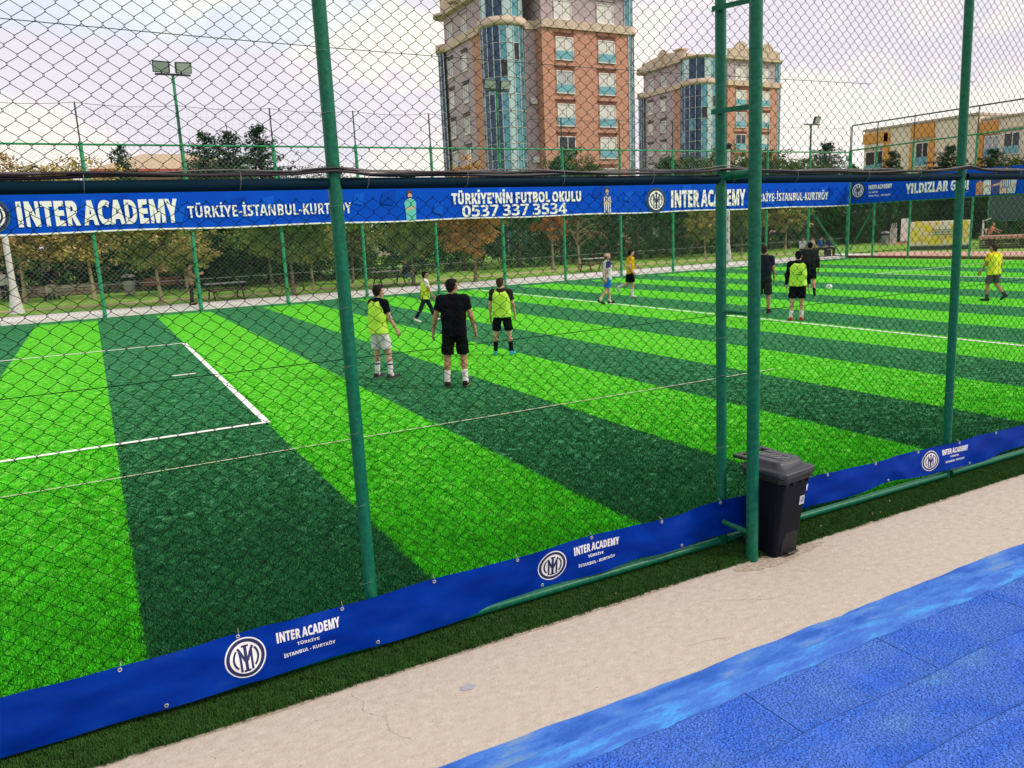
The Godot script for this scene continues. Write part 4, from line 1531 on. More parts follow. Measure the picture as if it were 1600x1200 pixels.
			part("rubber_tile", t.mesh(), mats["rubber_%d" % rng.randi_range(0, 2)], terrace)
	# far side: pale walkway, lawn, paths
	var wk := MB.new()
	wk.box(Vector3(16.5, 0.0, FAR - 1.35), Vector3(58, 0.24, 2.7))
	struct("walkway", "pale concrete walkway along the far side of the pitch", wk.mesh(), mats["walk"])
	struct("lawn", "mown park lawn with dry yellowish patches", rect(-70, 160, -100, FAR - 2.7, 0.10), mats["lawn"])
	struct("end_lawn", "park lawn beyond the end of the pitch", rect(END_X + 0.25, 160, FAR - 2.7, 30, 0.05), mats["lawn"])
	var kb := MB.new()
	kb.cbox(Vector3(END_X + 0.12, 0.04, -12), Vector3(0.22, 0.22, 40), 0.02)
	struct("end_kerb", "low reddish brown kerb along the end of the pitch", kb.mesh(), mat("kerb_red", Color(0.17, 0.07, 0.055), 0.9))
	var tan := surf("tan_path", noise_tex(512, 0.03, [[0.2, Color(0.38, 0.27, 0.16)], [0.8, Color(0.52, 0.39, 0.25)]], FastNoiseLite.TYPE_SIMPLEX_SMOOTH, 5, 91), 3.0)
	var pa := []
	for i in 24: pa.append(Vector2(-20 + i * 3.0, -35.3 - 0.5 * sin(i * 0.5) - i * 0.04))
	for i in range(23, -1, -1): pa.append(Vector2(-20 + i * 3.0, -36.5 - 0.5 * sin(i * 0.5) - i * 0.04))
	struct("path", "narrow tan path crossing the lawn beyond the pitch", sheet(pa, 0.106), tan)
	var pink := surf("pink_paving", noise_tex(512, 0.03, [[0.2, Color(0.50, 0.30, 0.24)], [0.8, Color(0.66, 0.42, 0.35)]], FastNoiseLite.TYPE_SIMPLEX_SMOOTH, 5, 92), 3.0)
	struct("playground_paving", "pinkish paving curving past the playground", sheet([Vector2(44.5, -31.0), Vector2(48.0, -31.6), Vector2(50.0, -29.6), Vector2(49.5, -26.5), Vector2(51, -22.0), Vector2(52, -12), Vector2(46.5, -12), Vector2(44.8, -24.0)], 0.056), pink)
	struct("fitness_pad", "reddish rubber pad under the exercise bars", rect(60.0, 66.0, -41.5, -36.5, 0.106), mat("pad_red", Color(0.42, 0.14, 0.09), 0.9))

func make_buildings() -> void:
	tower("tall brick tower rising highest above the far fence with curved dark glass corner", Vector3(0, 0, -70), {"xl": 39.8, "x0": 44.75, "x1": 56.1, "z0": -4.6, "z1": -6.5, "z2": -14.3, "zr": -1.3, "deep": 16.0, "band": 23.4, "attic": 27.3, "para": 2.6, "cx": 41.45, "cz": -2.6, "cr": 2.3, "er": 1.35, "pitch": 3.38, "top": 22.6, "rows": 7, "wh": 2.25, "ww": 2.2, "cols": [47.5, 52.95], "side_cols": [-12.4, -8.6], "dark_row": 3})
	tower("lower brick tower with curved glass bay, seen behind the two close green poles", Vector3(0, 0, -94), {"xl": 87.5, "x0": 93.5, "x1": 104.8, "z0": -3.4, "z1": -6.0, "z2": -14.2, "zr": -1.3, "deep": 18.0, "band": 24.0, "attic": 28.0, "para": 1.5, "cx": 90.0, "cz": -2.7, "cr": 3.0, "er": 1.3, "pitch": 3.43, "top": 23.36, "rows": 7, "wh": 2.3, "ww": 2.3, "cols": [96.4, 101.6], "side_cols": [-12.0, -8.6], "dark_row": 2})
	# cream and orange block beyond the end of the pitch
	var b := thing("apartment_block", "cream apartment block with orange panels beyond the end of the pitch", "building", Vector3(80, 0, 0))
	var cream := surf("cream_render", noise_tex(256, 0.02, [[0.2, Color(0.78, 0.68, 0.53)], [0.8, Color(0.84, 0.75, 0.61)]], FastNoiseLite.TYPE_SIMPLEX_SMOOTH, 5, 95), 7.0)
	var orange := mat("orange_render", Color(0.70, 0.34, 0.09), 0.85)
	var w := MB.new()
	w.box(Vector3(7, 6.0, -51.2), Vector3(14, 12.0, 13.0))
	w.box(Vector3(7.4, 5.7, -38.2), Vector3(14, 11.4, 13.0))
	w.box(Vector3(7.5, 5.5, -24.6), Vector3(14, 11.0, 14.0))
	part("wall", w.mesh(), cream, b)
	var r := MB.new()
	r.box(Vector3(7, 12.1, -51.2), Vector3(14.4, 0.22, 13.3))
	r.box(Vector3(7.4, 11.5, -38.0), Vector3(14.4, 0.2, 13.0))
	part("roof", r.mesh(), mat("roof_pale", Color(0.48, 0.42, 0.36), 0.9), b)
	for o in [[11.15, -56.2, 1.1, 3.2], [6.0, -54.75, 11.0, 0.7], [11.2, -50.5, 1.4, 2.6], [5.2, -49.4, 10.5, 0.6], [8.6, -51.7, 3.0, 0.35], [10.6, -43.7, 1.2, 1.8], [5.2, -44.4, 10.0, 0.5]]:
		var m := MB.new()
		m.box(Vector3(-0.06 if o[1] < -44.5 else 0.33, o[0], o[1]), Vector3(0.22, o[2], o[3]))
		part("orange_panel", m.mesh(), orange, b)
	var grey := mat("lintel_cream", Color(0.5, 0.42, 0.33), 0.9)
	for q in [[7.4, -56.3, 2.3, 2.3, 2, true], [7.6, -50.5, 1.5, 2.4, 2, true], [4.2, -56.3, 2.3, 2.3, 1, true], [7.9, -43.3, 1.5, 1.9, 1, true], [7.9, -41.4, 1.6, 2.0, 2, true], [7.9, -38.7, 1.5, 1.8, 0, false], [4.6, -43.3, 1.5, 1.9, 2, true], [4.6, -41.4, 1.6, 2.0, 1, true], [4.6, -38.7, 1.5, 1.8, 1, true], [7.7, -35.0, 1.6, 2.0, 1, true], [4.4, -35.0, 1.6, 2.0, 2, true], [4.2, -50.5, 1.5, 2.4, 1, true]]:
		window_unit(b, Vector3(0.0 if q[1] < -44.6 else 0.4, q[0], q[1]), -PI / 2, q[2], q[3], q[4], q[5], grey)
	# low house with a sandy hipped roof, its eaves edged in red
	var h := thing("house", "low house with sandy hipped roof edged in red, beyond the lawn", "house", Vector3(8.2, 0, -78))
	var hw := MB.new()
	hw.box(Vector3(0, 4.7, -4), Vector3(12, 9.4, 9))
	part("wall", hw.mesh(), mat("house_wall", Color(0.30, 0.19, 0.13), 0.9), h)
	var hr := MB.new()
	var e0 := [Vector3(-7, 9.75, 1.2), Vector3(7, 9.75, 1.2), Vector3(7, 9.75, -9.2), Vector3(-7, 9.75, -9.2)]
	hr.quad(e0[0], e0[1], Vector3(3, 11.6, -4), Vector3(-2.2, 11.6, -4))
	hr.quad(e0[2], e0[3], Vector3(-2.2, 11.6, -4), Vector3(3, 11.6, -4))
	hr.quad(e0[1], e0[2], Vector3(3, 11.6, -4.001), Vector3(3, 11.6, -4))
	hr.quad(e0[3], e0[0], Vector3(-2.2, 11.6, -4), Vector3(-2.2, 11.6, -4.001))
	part("roof", hr.mesh(), surf("roof_sand", noise_tex(256, 0.05, [[0.2, Color(0.42, 0.32, 0.22)], [0.8, Color(0.56, 0.44, 0.32)]], FastNoiseLite.TYPE_SIMPLEX_SMOOTH, 5, 96), 3.0), h)
	var he := MB.new()
	he.box(Vector3(0, 9.62, 1.2), Vector3(14, 0.2, 0.12))
	he.box(Vector3(-7, 9.62, -4), Vector3(0.12, 0.2, 10.3))
	part("eaves_board", he.mesh(), mat("eaves_red", Color(0.38, 0.07, 0.04), 0.8), h)
	var hs := MB.new()
	hs.box(Vector3(0, 9.5, -3.9), Vector3(13.6, 0.06, 10.0))
	part("soffit", hs.mesh(), mat("soffit", Color(0.14, 0.14, 0.13), 0.9), h)
	for k in 4:
		window_unit(h, Vector3(-4.5 + k * 3.0, 6.2, 0.5), 0.0, 1.4, 1.5, 2, false, mat("house_lintel", Color(0.3, 0.2, 0.14), 0.9))

func make_trees() -> void:
	var bark := Color(0.16, 0.12, 0.08)
	var pale := Color(0.36, 0.30, 0.18)
	var warm := func(cs: Array, k: float) -> Array: return cs.map(func(c): return Color(minf(c.r * k, 0.75), minf(c.g * k, 0.7), c.b * k))
	var dg := [Color(0.018, 0.056, 0.022), Color(0.030, 0.085, 0.030), Color(0.050, 0.115, 0.036), Color(0.020, 0.062, 0.034)]
	var mg := [Color(0.03, 0.085, 0.02), Color(0.05, 0.11, 0.025), Color(0.07, 0.13, 0.03)]
	var yel_old := [Color(0.40, 0.29, 0.07), Color(0.50, 0.37, 0.10), Color(0.30, 0.25, 0.07), Color(0.56, 0.43, 0.16), Color(0.18, 0.18, 0.05)]
	var brn_old := [Color(0.38, 0.20, 0.08), Color(0.44, 0.26, 0.10), Color(0.34, 0.24, 0.08), Color(0.20, 0.17, 0.06)]
	var olive_old := [Color(0.17, 0.19, 0.055), Color(0.25, 0.24, 0.075), Color(0.33, 0.28, 0.085), Color(0.10, 0.14, 0.045)]
	var yel := [Color(0.50, 0.38, 0.12), Color(0.60, 0.47, 0.19), Color(0.42, 0.35, 0.11), Color(0.27, 0.27, 0.08)]
	var brn := [Color(0.46, 0.29, 0.13), Color(0.52, 0.36, 0.17), Color(0.36, 0.29, 0.11), Color(0.26, 0.24, 0.09)]
	var olive := [Color(0.13, 0.24, 0.055), Color(0.19, 0.30, 0.075), Color(0.29, 0.34, 0.10), Color(0.09, 0.18, 0.05)]
	var oran := [Color(0.58, 0.29, 0.085), Color(0.64, 0.36, 0.12), Color(0.48, 0.28, 0.08), Color(0.34, 0.25, 0.08)]
	var oran2 := [Color(0.52, 0.16, 0.05), Color(0.46, 0.20, 0.06), Color(0.36, 0.20, 0.06)]
	oran = warm.call(oran, 1.15); dg = dg.map(func(c): return Color(c.r * 1.35, c.g * 1.7, c.b * 1.5)); mg = warm.call(mg, 1.25)
	# dense evergreens standing shoulder to shoulder behind the lawn
	var ev := []
	for k in 3: ev.append(evergreen_bush([6.3, 5.9, 6.6][k], [2.5, 2.7, 2.3][k], 620, 0.16, dg, bark))
	var grp := "dark evergreens behind the lawn"
	var spots := []
	for i in 21:
		spots.append(Vector3(-9.0 + i * 3.55 + rng.randf_range(-0.5, 0.5), 0.1, (-49.6 + i * 0.16 if i < 5 else -43.5 - 0.10 * i) + rng.randf_range(-0.8, 0.8)))
	for i in 12: spots.append(Vector3(64.0 + i * 3.6 + rng.randf_range(-0.6, 0.6), 0.1, -45.0 + i * 1.1 + rng.randf_range(-1, 1)))
	for i in 14: spots.append(Vector3(-7.0 + i * 4.9 + rng.randf_range(-1, 1), 0.1, -51.5 - 0.2 * i + rng.randf_range(-0.8, 0.8)))
	var first: Node3D = null
	for i in spots.size():
		var p: Vector3 = spots[i]
		var s := rng.randf_range(0.88, 1.06)
		if p.x > 28: s *= 1.06
		tree("evergreen_tree", ev[i % 3], "dense dark evergreen tree in the row closing off the lawn", p, rng.randf() * TAU, Vector3(s * 1.1, s, s * 1.1), grp)
	# conifers whose tips stand against the sky
	var cf := []
	for k in 2: cf.append(conifer(9.6, 4.6, 0.15, [Color(0.030, 0.085, 0.045), Color(0.045, 0.115, 0.055), Color(0.020, 0.062, 0.036)], bark))
	tree("conifer_tree", cf[0], "slim conifer standing alone between the far fence posts near the low house", Vector3(2.4, 0.1, -48), 0.4, Vector3(0.72, 0.90, 0.72))
	tree("conifer_tree", cf[1], "conifer of the three joined tips, nearest the low house", Vector3(7.0, 0.1, -47.0), 1.7, Vector3(1, 0.97, 1))
	tree("conifer_tree", cf[0], "middle conifer of the three joined tips", Vector3(8.5, 0.1, -47.6), 2.9, Vector3(1, 1.0, 1))
	tree("conifer_tree", cf[1], "tallest conifer of the three joined tips, nearest the close green pole", Vector3(10.3, 0.1, -47.0), 0.2, Vector3(1.1, 1.02, 1.1))
	tree("conifer_tree", cf[0], "broad conifer beside the lower brick tower", Vector3(62, 0.1, -48), 1.0, Vector3(1.5, 1.0, 1.5))
	tree("conifer_tree", cf[1], "conifer in front of the first orange panel of the cream block", Vector3(69.6, 0.1, -46.5), 2.2, Vector3(1.1, 0.90, 1.1))
	tree("conifer_tree", cf[0], "bushy conifer in front of the orange arch of the cream block", Vector3(72.5, 0.1, -42.7), 0.6, Vector3(1.3, 0.92, 1.3))
	tree("conifer_tree", cf[1], "dark conifer between the orange arch and the close green pole", Vector3(75.9, 0.1, -40.6), 2.6, Vector3(1.3, 0.86, 1.3))
	# green and olive broad-leaved trees behind the evergreens
	var gr := broadleaf(8.4, 2.4, 3.2, 230, 60, 0.18, mg + [Color(0.10, 0.12, 0.03)], bark)
	tree("broadleaf_tree", gr, "green tree whose crown hides the foot of the lower tower beside the glass bay", Vector3(44.0, 0.1, -47.0), 0.3, Vector3(1.1, 0.94, 1.1))
	tree("broadleaf_tree", gr, "green tree with rounded crown between the two close poles", Vector3(48.0, 0.1, -46.5), 1.9, Vector3(1.1, 1.04, 1.1))
	tree("broadleaf_tree", gr, "green tree just past the thicker close pole", Vector3(52.4, 0.1, -45.5), 3.1, Vector3(1.1, 1.0, 1.1))
	tree("broadleaf_tree", gr, "low spreading green tree between the lower tower and the broad conifer", Vector3(57.0, 0.1, -46.0), 4.4, Vector3(1.2, 0.92, 1.2))
	tree("broadleaf_tree", gr, "green tree at the foot of the tall tower below its windows", Vector3(32.4, 0.1, -46.0), 2.2, Vector3(0.85, 1.0, 0.85))
	tree("broadleaf_tree", gr, "green tree showing just past the single close pole", Vector3(14.6, 0.1, -47), 1.2, Vector3(0.7, 0.86, 0.7))
	for i in 5: tree("broadleaf_tree", gr, "green tree in the clump before the cream block", Vector3(71.0 + i * 4.0, 0.1, -36.0 + i * 2.4), i * 1.3, Vector3(1.0, 0.82, 1.0), "green trees before the cream block")
	# autumn trees on the lawn
	var ye := broadleaf(7.2, 1.75, 2.6, 190, 60, 0.15, yel, pale)
	var br := broadleaf(7.2, 1.6, 2.5, 170, 55, 0.15, brn, pale)
	var ol := broadleaf(5.0, 1.4, 2.4, 180, 60, 0.14, olive, Color(0.20, 0.17, 0.12))
	var og := broadleaf(6.3, 1.35, 1.75, 190, 60, 0.13, oran, Color(0.22, 0.17, 0.10), 0.35)
	var o2 := broadleaf(4.9, 1.8, 1.3, 80, 50, 0.13, oran2, Color(0.24, 0.22, 0.18))
	var ba := broadleaf(4.4, 1.25, 2.1, 44, 16, 0.09, [Color(0.26, 0.19, 0.09), Color(0.20, 0.16, 0.08)], Color(0.33, 0.27, 0.18))
	var sp := broadleaf(8.1, 2.2, 1.8, 60, 14, 0.13, [Color(0.10, 0.06, 0.035), Color(0.16, 0.10, 0.06)], bark)
	var yg := broadleaf(5.1, 1.5, 2.0, 150, 60, 0.14, yel + olive, pale, 0.2)
	tree("autumn_tree", br, "reddish brown autumn tree behind the white lamp column", Vector3(-3.1, 0.1, -42.0), 0.2, Vector3(1.0, 1.03, 1.0))
	tree("autumn_tree", ye, "pale yellow autumn tree past the low stone wall", Vector3(0.0, 0.1, -41.4), 1.4, Vector3(1.05, 1.0, 1.05))
	tree("autumn_tree", yg, "golden autumn tree beside the person in the brown jacket", Vector3(2.6, 0.1, -33.0), 2.4, Vector3(0.95, 1.0, 0.95))
	tree("autumn_tree", yg, "green and gold tree behind the golden autumn tree", Vector3(4.4, 0.1, -39.8), 3.4, Vector3(0.85, 0.78, 0.85))
	tree("autumn_tree", ol, "olive leaved tree on a thick trunk by the leaning bicycle", Vector3(8.2, 0.1, -32.3), 0.9, Vector3(1.0, 1.0, 1.0))
	tree("autumn_tree", ol, "olive leaved tree standing well back behind the bicycle", Vector3(9.0, 0.1, -41.0), 2.9, Vector3(1.0, 1.05, 1.0))
	tree("autumn_tree", yg, "thin trunked tree just behind the single close pole", Vector3(9.9, 0.1, -35.4), 3.9, Vector3(0.8, 0.9, 0.8))
	tree("autumn_tree", ol, "olive tree between the single close pole and the occupied picnic table", Vector3(13.0, 0.1, -38.7), 5.0, Vector3(0.8, 0.95, 0.8))
	tree("autumn_tree", ol, "small crowned tree with tan trunk beside the occupied picnic table", Vector3(14.4, 0.1, -32.9), 1.1, Vector3(0.62, 0.95, 0.62))
	tree("autumn_tree", og, "full orange autumn tree in front of the tall tower", Vector3(17.4, 0.1, -31.9), 0.0, Vector3(1.0, 1.0, 1.0))
	tree("autumn_tree", o2, "small bright orange tree under the end of the phone number", Vector3(25.6, 0.1, -37.7), 0.7)
	tree("autumn_tree", ba, "nearly bare tree with drooping branches beside the empty picnic table", Vector3(27.6, 0.1, -37.7), 1.7)
	tree("autumn_tree", sp, "sparse dark twigged tree against the sky next to the three joined conifers", Vector3(12.6, 0.1, -46.5), 0.6)
	tree("autumn_tree", yg, "yellowish tree seen between the two close poles", Vector3(39.3, 0.1, -39.0), 2.0, Vector3(0.7, 0.8, 0.7))
	tree("autumn_tree", ol, "slender olive tree just past the thicker close pole", Vector3(43.6, 0.1, -39.8), 4.0, Vector3(0.8, 0.95, 0.8))
	tree("autumn_tree", yg, "pale yellow tree above the seated spectators", Vector3(50.6, 0.1, -42.0), 5.2, Vector3(1.0, 1.0, 1.0))

# ------------------------------------------------------------------ fences
func make_far_fence() -> void:
	var green: Material = mats["green_far"]
	var net := mat("net_grey", Color(0.20, 0.25, 0.23), 0.7)
	var thin := mat("post_thin", Color(0.02, 0.045, 0.045), 0.6)
	var f := thing("sports_fence", "tall green wire fence along the far side of the pitch", "fence", Vector3(0, 0, FAR))
	for k in range(-3, 13):
		var x := 0.284 + 3.533 * k
		var m := MB.new()
		m.tube([Vector3(x, -0.02, 0), Vector3(x, 6.6, 0)], 0.072, 8)
		part("post", m.mesh(), green, f)
		var t := MB.new()
		t.tube([Vector3(x, 6.6, 0), Vector3(x, 8.02, 0)], 0.030, 6)
		part("net_post", t.mesh(), thin, f)
	for y in [3.30, 6.50]:
		var m := MB.new()
		m.tube([Vector3(-10.3, y, 0.01), Vector3(END_X, y, 0.01)], 0.042 if y > 4 else 0.05, 6)
		part("rail", m.mesh(), green, f)
	for y in [1.25]:
		var m := MB.new()
		m.tube([Vector3(-10.3, y, -0.04), Vector3(END_X, y, -0.04)], 0.009, 4)
		part("tension_wire", m.mesh(), mat("wire_pale", Color(0.26, 0.29, 0.28), 0.6), f)
	var br := MB.new()
	br.tube([Vector3(0.284 + 3.533 * 11 + 0.1, 3.2, 0.0), Vector3(END_X - 0.4, 0.1, 0.0)], 0.045, 6)
	br.tube([Vector3(END_X - 0.1, 6.3, 0.0), Vector3(END_X - 1.5, 4.9, 0.0)], 0.04, 6)
	part("brace", br.mesh(), green, f)
	var dm := MB.new()
	var y1 := 3.28
	for s in [1.0, -1.0]:
		var x := -13.0
		while x < END_X:
			var a := Vector3(x, 0.05, 0.0)
			var b := Vector3(x + 3.23 * s, y1, 0.0)
			if minf(a.x, b.x) > -10.4 and maxf(a.x, b.x) < END_X + 3.2:
				if s < 0 and b.x > END_X: pass
				if b.x > END_X: b = a.lerp(b, (END_X - a.x) / (b.x - a.x))
				dm.tube([a, b], 0.0036, 3, false)
			x += 0.18
	part("wire_mesh", dm.mesh(), net, f)
	var up := MB.new()
	for s in [1.0, -1.0]:
		var x := -13.0
		while x < END_X:
			var a := Vector3(x, 4.9, 0.0)
			var b := Vector3(x + 1.6 * s, 6.5, 0.0)
			if b.x > END_X: b = a.lerp(b, (END_X - a.x) / (b.x - a.x))
			up.tube([a, b], 0.004, 3, false)
			x += 0.20
	part("wire_mesh", up.mesh(), net, f)
	var nt := MB.new()
	var xx := -10.0
	while xx < END_X:
		nt.tube([Vector3(xx, 6.5, 0), Vector3(xx, 7.98, 0)], 0.0022, 3, false)
		xx += 0.24
	for k in 6: nt.tube([Vector3(-10, 6.62 + k * 0.24, 0), Vector3(END_X, 6.62 + k * 0.24, 0)], 0.0022, 3, false)
	for k in range(-3, 12):
		var pts := []
		for q in 7: pts.append(Vector3(0.284 + 3.533 * (k + q / 6.0), 8.0 - 0.10 * sin(PI * q / 6.0), 0))
		nt.tube(pts, 0.009, 4, false)
	part("safety_net", nt.mesh(), thin, f)

	# the end fence
	var e := thing("sports_fence", "tall green wire fence across the end of the pitch, past the corner braces", "fence", Vector3(END_X, 0, 0))
	for z in [-29.6, -27.8, -25.4, -21.7, -18.1, -14.5, -10.9, -7.3]:
		var m := MB.new()
		m.tube([Vector3(0, -0.02, z), Vector3(0, 6.6, z)], 0.06, 8)
		part("post", m.mesh(), green, e)
		var t := MB.new()
		t.tube([Vector3(0, 6.6, z), Vector3(0, 8.1, z)], 0.032, 6)
		part("net_post", t.mesh(), thin, e)
	for y in [3.36, 6.62]:
		var m := MB.new()
		m.tube([Vector3(0, y, -29.6), Vector3(0, y, -7.2)], 0.045, 6)
		part("rail", m.mesh(), green, e)
	var rp := MB.new()
	rp.tube([Vector3(0, 8.1, -29.6), Vector3(0, 8.06, -20), Vector3(0, 8.1, -7.2)], 0.04, 6)
	part("top_cable", rp.mesh(), thin, e)
	var bz := MB.new()
	bz.tube([Vector3(0, 3.2, -27.8), Vector3(0, 0.5, -29.4)], 0.04, 6)
	part("brace", bz.mesh(), green, e)
	var em := MB.new()
	for s in [1.0, -1.0]:
		var z := -32.0
		while z < -7.5:
			var a := Vector3(0, 0.15, z)
			var b := Vector3(0, 3.35, z + 3.2 * s)
			if a.z < -29.6 and b.z > -29.6: a = a.lerp(b, (-29.6 - a.z) / (b.z - a.z))
			if a.z >= -29.6 and b.z < -29.6: b = a.lerp(b, (-29.6 - a.z) / (b.z - a.z))
			if a.z >= -29.61 and b.z >= -29.61: em.tube([a, b], 0.0034, 3, false)
			z += 0.18
	part("wire_mesh", em.mesh(), net, e)

	# floodlights on the two tall posts and at the corner
	var li := 0
	for q in [[3.82, 9.15, "nearest the low house"], [18.05, 9.15, "in front of the tall tower's glass corner"], [39.35, 8.1, "beside the corner of the pitch"]]:
		var l := thing("floodlight_mast", "green floodlight mast on the far fence, " + q[2], "floodlight", Vector3(q[0], 0, FAR - 0.18))
		var m := MB.new()
		m.tube([Vector3(0, -0.02, 0), Vector3(0, q[1], 0)], [0.085, 0.055], 8)
		part("mast", m.mesh(), green, l)
		var arm := MB.new()
		arm.box(Vector3(0, q[1] + 0.02, 0.05), Vector3(1.3, 0.07, 0.07))
		part("crossarm", arm.mesh(), mat("lamp_dark", Color(0.025, 0.03, 0.035), 0.5), l)
		for s in ([-0.40, 0.40] if li < 2 else [0.35]):
			var b := MB.new()
			var bs := Basis(Vector3.RIGHT, 0.35) * Basis(Vector3.UP, s * 0.5)
			b.cbox(Vector3(s, q[1] + 0.28, 0.12), Vector3(0.62, 0.42, 0.12), 0.02, bs)
			var hd := part("lamp_head", b.mesh(), mat("lamp_dark", Color(0.025, 0.03, 0.035), 0.5), l)
			var g := MB.new()
			g.box(Vector3(s, q[1] + 0.28, 0.12) + bs * Vector3(0, 0, 0.064), Vector3(0.54, 0.34, 0.012), bs)
			part("lamp_glass", g.mesh(), mat("lamp_glass", Color(0.36, 0.38, 0.40), 0.25), hd)
		li += 1

	# advertising banner along the far side
	var blue: Material = mats["board_blue"]
	var white := mat("print_white", Color(0.82, 0.82, 0.84), 0.45)
	var navy := mat("print_teal", Color(0.02, 0.10, 0.16), 0.45)
	var bn := thing("advertising_banner", "long blue football school banner with phone number on the far fence", "banner", Vector3(0, 0, FAR + 0.14))
	var lift := func(x: float, y: float) -> float: return 0.02 * sin(x * 1.78) * sin(y * 1.3) + 0.008 * sin(x * 6.0 + y * 2.0)
	var mm := MB.new()
	var nx := 240
	for i in nx + 1:
		var x := lerpf(-6.0, 42.55, i / float(nx))
		for j in 7:
			var y := lerpf(3.27 + 0.02 * sin(x * 0.89), 4.86 + 0.015 * sin(x * 1.78), j / 6.0)
			mm.add(Vector3(x, y, lift.call(x, y)))
	for i in nx:
		for j in 6: mm.quad_i(i * 7 + j, (i + 1) * 7 + j, (i + 1) * 7 + j + 1, i * 7 + j + 1)
	part("sheet", mm.mesh(), blue, bn)
	var hm := MB.new()
	for i in nx:
		var xa := lerpf(-6.0, 42.55, i / float(nx))
		var xb := lerpf(-6.0, 42.55, (i + 1) / float(nx))
		var ya := 3.27 + 0.02 * sin(xa * 0.89)
		var yb := 3.27 + 0.02 * sin(xb * 0.89)
		hm.quad(Vector3(xa, ya - 0.01, lift.call(xa, ya) + 0.006), Vector3(xb, yb - 0.01, lift.call(xb, yb) + 0.006), Vector3(xb, yb + 0.05, lift.call(xb, yb) + 0.006), Vector3(xa, ya + 0.05, lift.call(xa, ya) + 0.006))
	part("hem", hm.mesh(), white, bn)
	# pale facets printed on the blue
	for i in 26:
		var x := -4.0 + i * 1.8 + rng.randf_range(-0.5, 0.5)
		var t := MB.new()
		var y := rng.randf_range(3.4, 4.2)
		var s := rng.randf_range(0.35, 0.75)
		t.poly([Vector3(x, y, 0.035), Vector3(x + s, y - 0.1, 0.035), Vector3(x + s * 1.3, minf(y + s, 4.8), 0.035), Vector3(x + s * 0.3, minf(y + s * 0.8, 4.8), 0.035)])
		part("print_facet", t.mesh(), mat("board_blue_%d" % (i % 2), [Color(0.006, 0.10, 0.66), Color(0.003, 0.055, 0.46)][i % 2], 0.4), bn)
		mats["board_blue_%d" % (i % 2)].metallic_specular = 0.15
	var lay := func(x0: float, y0: float, skew: float) -> Callable: return func(x, y): return Vector3(x0 + x, y0 + y + skew * x, 0.042)
	lettering("INTER ACADEMY", 5.45, 0.92, lay.call(-2.08, 3.53, 0.0), true, bn, white)
	lettering("TÜRKİYE-İSTANBUL-KURTKÖY", 6.7, 0.58, lay.call(3.72, 3.70, 0.0), false, bn, white)
	lettering("TÜRKİYE'NİN FUTBOL OKULU", 7.2, 0.66, lay.call(15.24, 3.95, 0.0), true, bn, white)
	lettering("0537 337 3534", 5.82, 0.54, lay.call(15.75, 3.36, 0.0), false, bn, white)
	lettering("INTER ACADEMY", 5.45, 0.92, lay.call(28.27, 3.48, 0.0), true, bn, white)
	lettering("TÜRKİYE-İSTANBUL-KURTKÖY", 6.4, 0.58, lay.call(34.2, 3.68, 0.0), false, bn, white)
	emblem(0.66, func(x, y, l): return Vector3(-2.95 + x, 3.98 + y, 0.04 + l), bn, navy)
	emblem(0.66, func(x, y, l): return Vector3(27.25, 3.9, 0.04 + l) + Vector3(x, y, 0), bn, navy)
	printed_figure(bn, Vector3(13.18, 3.32, 0.045), Basis(), 1.38, Color(0.10, 0.52, 0.48), false)
	printed_figure(bn, Vector3(24.05, 3.32, 0.045), Basis(), 1.40, Color(0.03, 0.05, 0.30), true)
	# banner on the end fence
	var eb := thing("advertising_banner", "blue banner reading YILDIZLAR on the end fence past the corner", "banner", Vector3(END_X - 0.12, 0, 0))
	var es := MB.new()
	for i in 61:
		var z := lerpf(-29.4, -8.0, i / 60.0)
		for j in 5: es.add(Vector3(0.012 * sin(z * 1.9 + j), lerpf(3.37, 4.80, j / 4.0), z))
	for i in 60:
		for j in 4: es.quad_i(i * 5 + j, (i + 1) * 5 + j, (i + 1) * 5 + j + 1, i * 5 + j + 1)
	part("sheet", es.mesh(), blue, eb)
	var ep := func(z0: float, y0: float) -> Callable: return func(x, y): return Vector3(-0.03, y0 + y, z0 + x)
	lettering("INTER ACADEMY", 1.6, 0.26, ep.call(-28.15, 4.15), true, eb, white)
	lettering("TÜRKİYE", 0.62, 0.12, ep.call(-28.12, 3.93), false, eb, white)
	lettering("İSTANBUL - KURTKÖY", 1.5, 0.13, ep.call(-28.12, 3.72), false, eb, white)
	lettering("YILDIZLAR GİBİ", 3.75, 0.74, ep.call(-25.65, 3.75), true, eb, white)
	emblem(0.53, func(x, y, l): return Vector3(-0.03 - l, 4.15 + y, -28.9 + x), eb, navy)
	for i in 5:
		printed_figure(eb, Vector3(-0.03 - 0.004 * i, 3.42, -21.3 + i * 0.42), Basis(Vector3.UP, -PI / 2), 1.05 + 0.12 * (i % 3), [Color(0.55, 0.2, 0.12), Color(0.5, 0.5, 0.55), Color(0.03, 0.05, 0.3)][i % 3], i % 2 == 1)
	printed_figure(eb, Vector3(-0.055, 3.7, -19.9), Basis(Vector3.UP, -PI / 2), 1.2, Color(0.03, 0.05, 0.3), true)
	# a wire slung over the pitch
	var cb := MB.new()
	var cp := []
	for i in 21: cp.append(Vector3(lerpf(-8, 24, i / 20.0), 7.2 - 0.2 * sin(PI * i / 20.0) - 0.012 * i, 0))
	cb.tube(cp, 0.009, 4, false)
	var wire := part("overhead_wire", cb.mesh(), thin, self, Vector3(0, 0, -14))
	tag(wire, "thin dark wire slung high across the pitch", "wire")

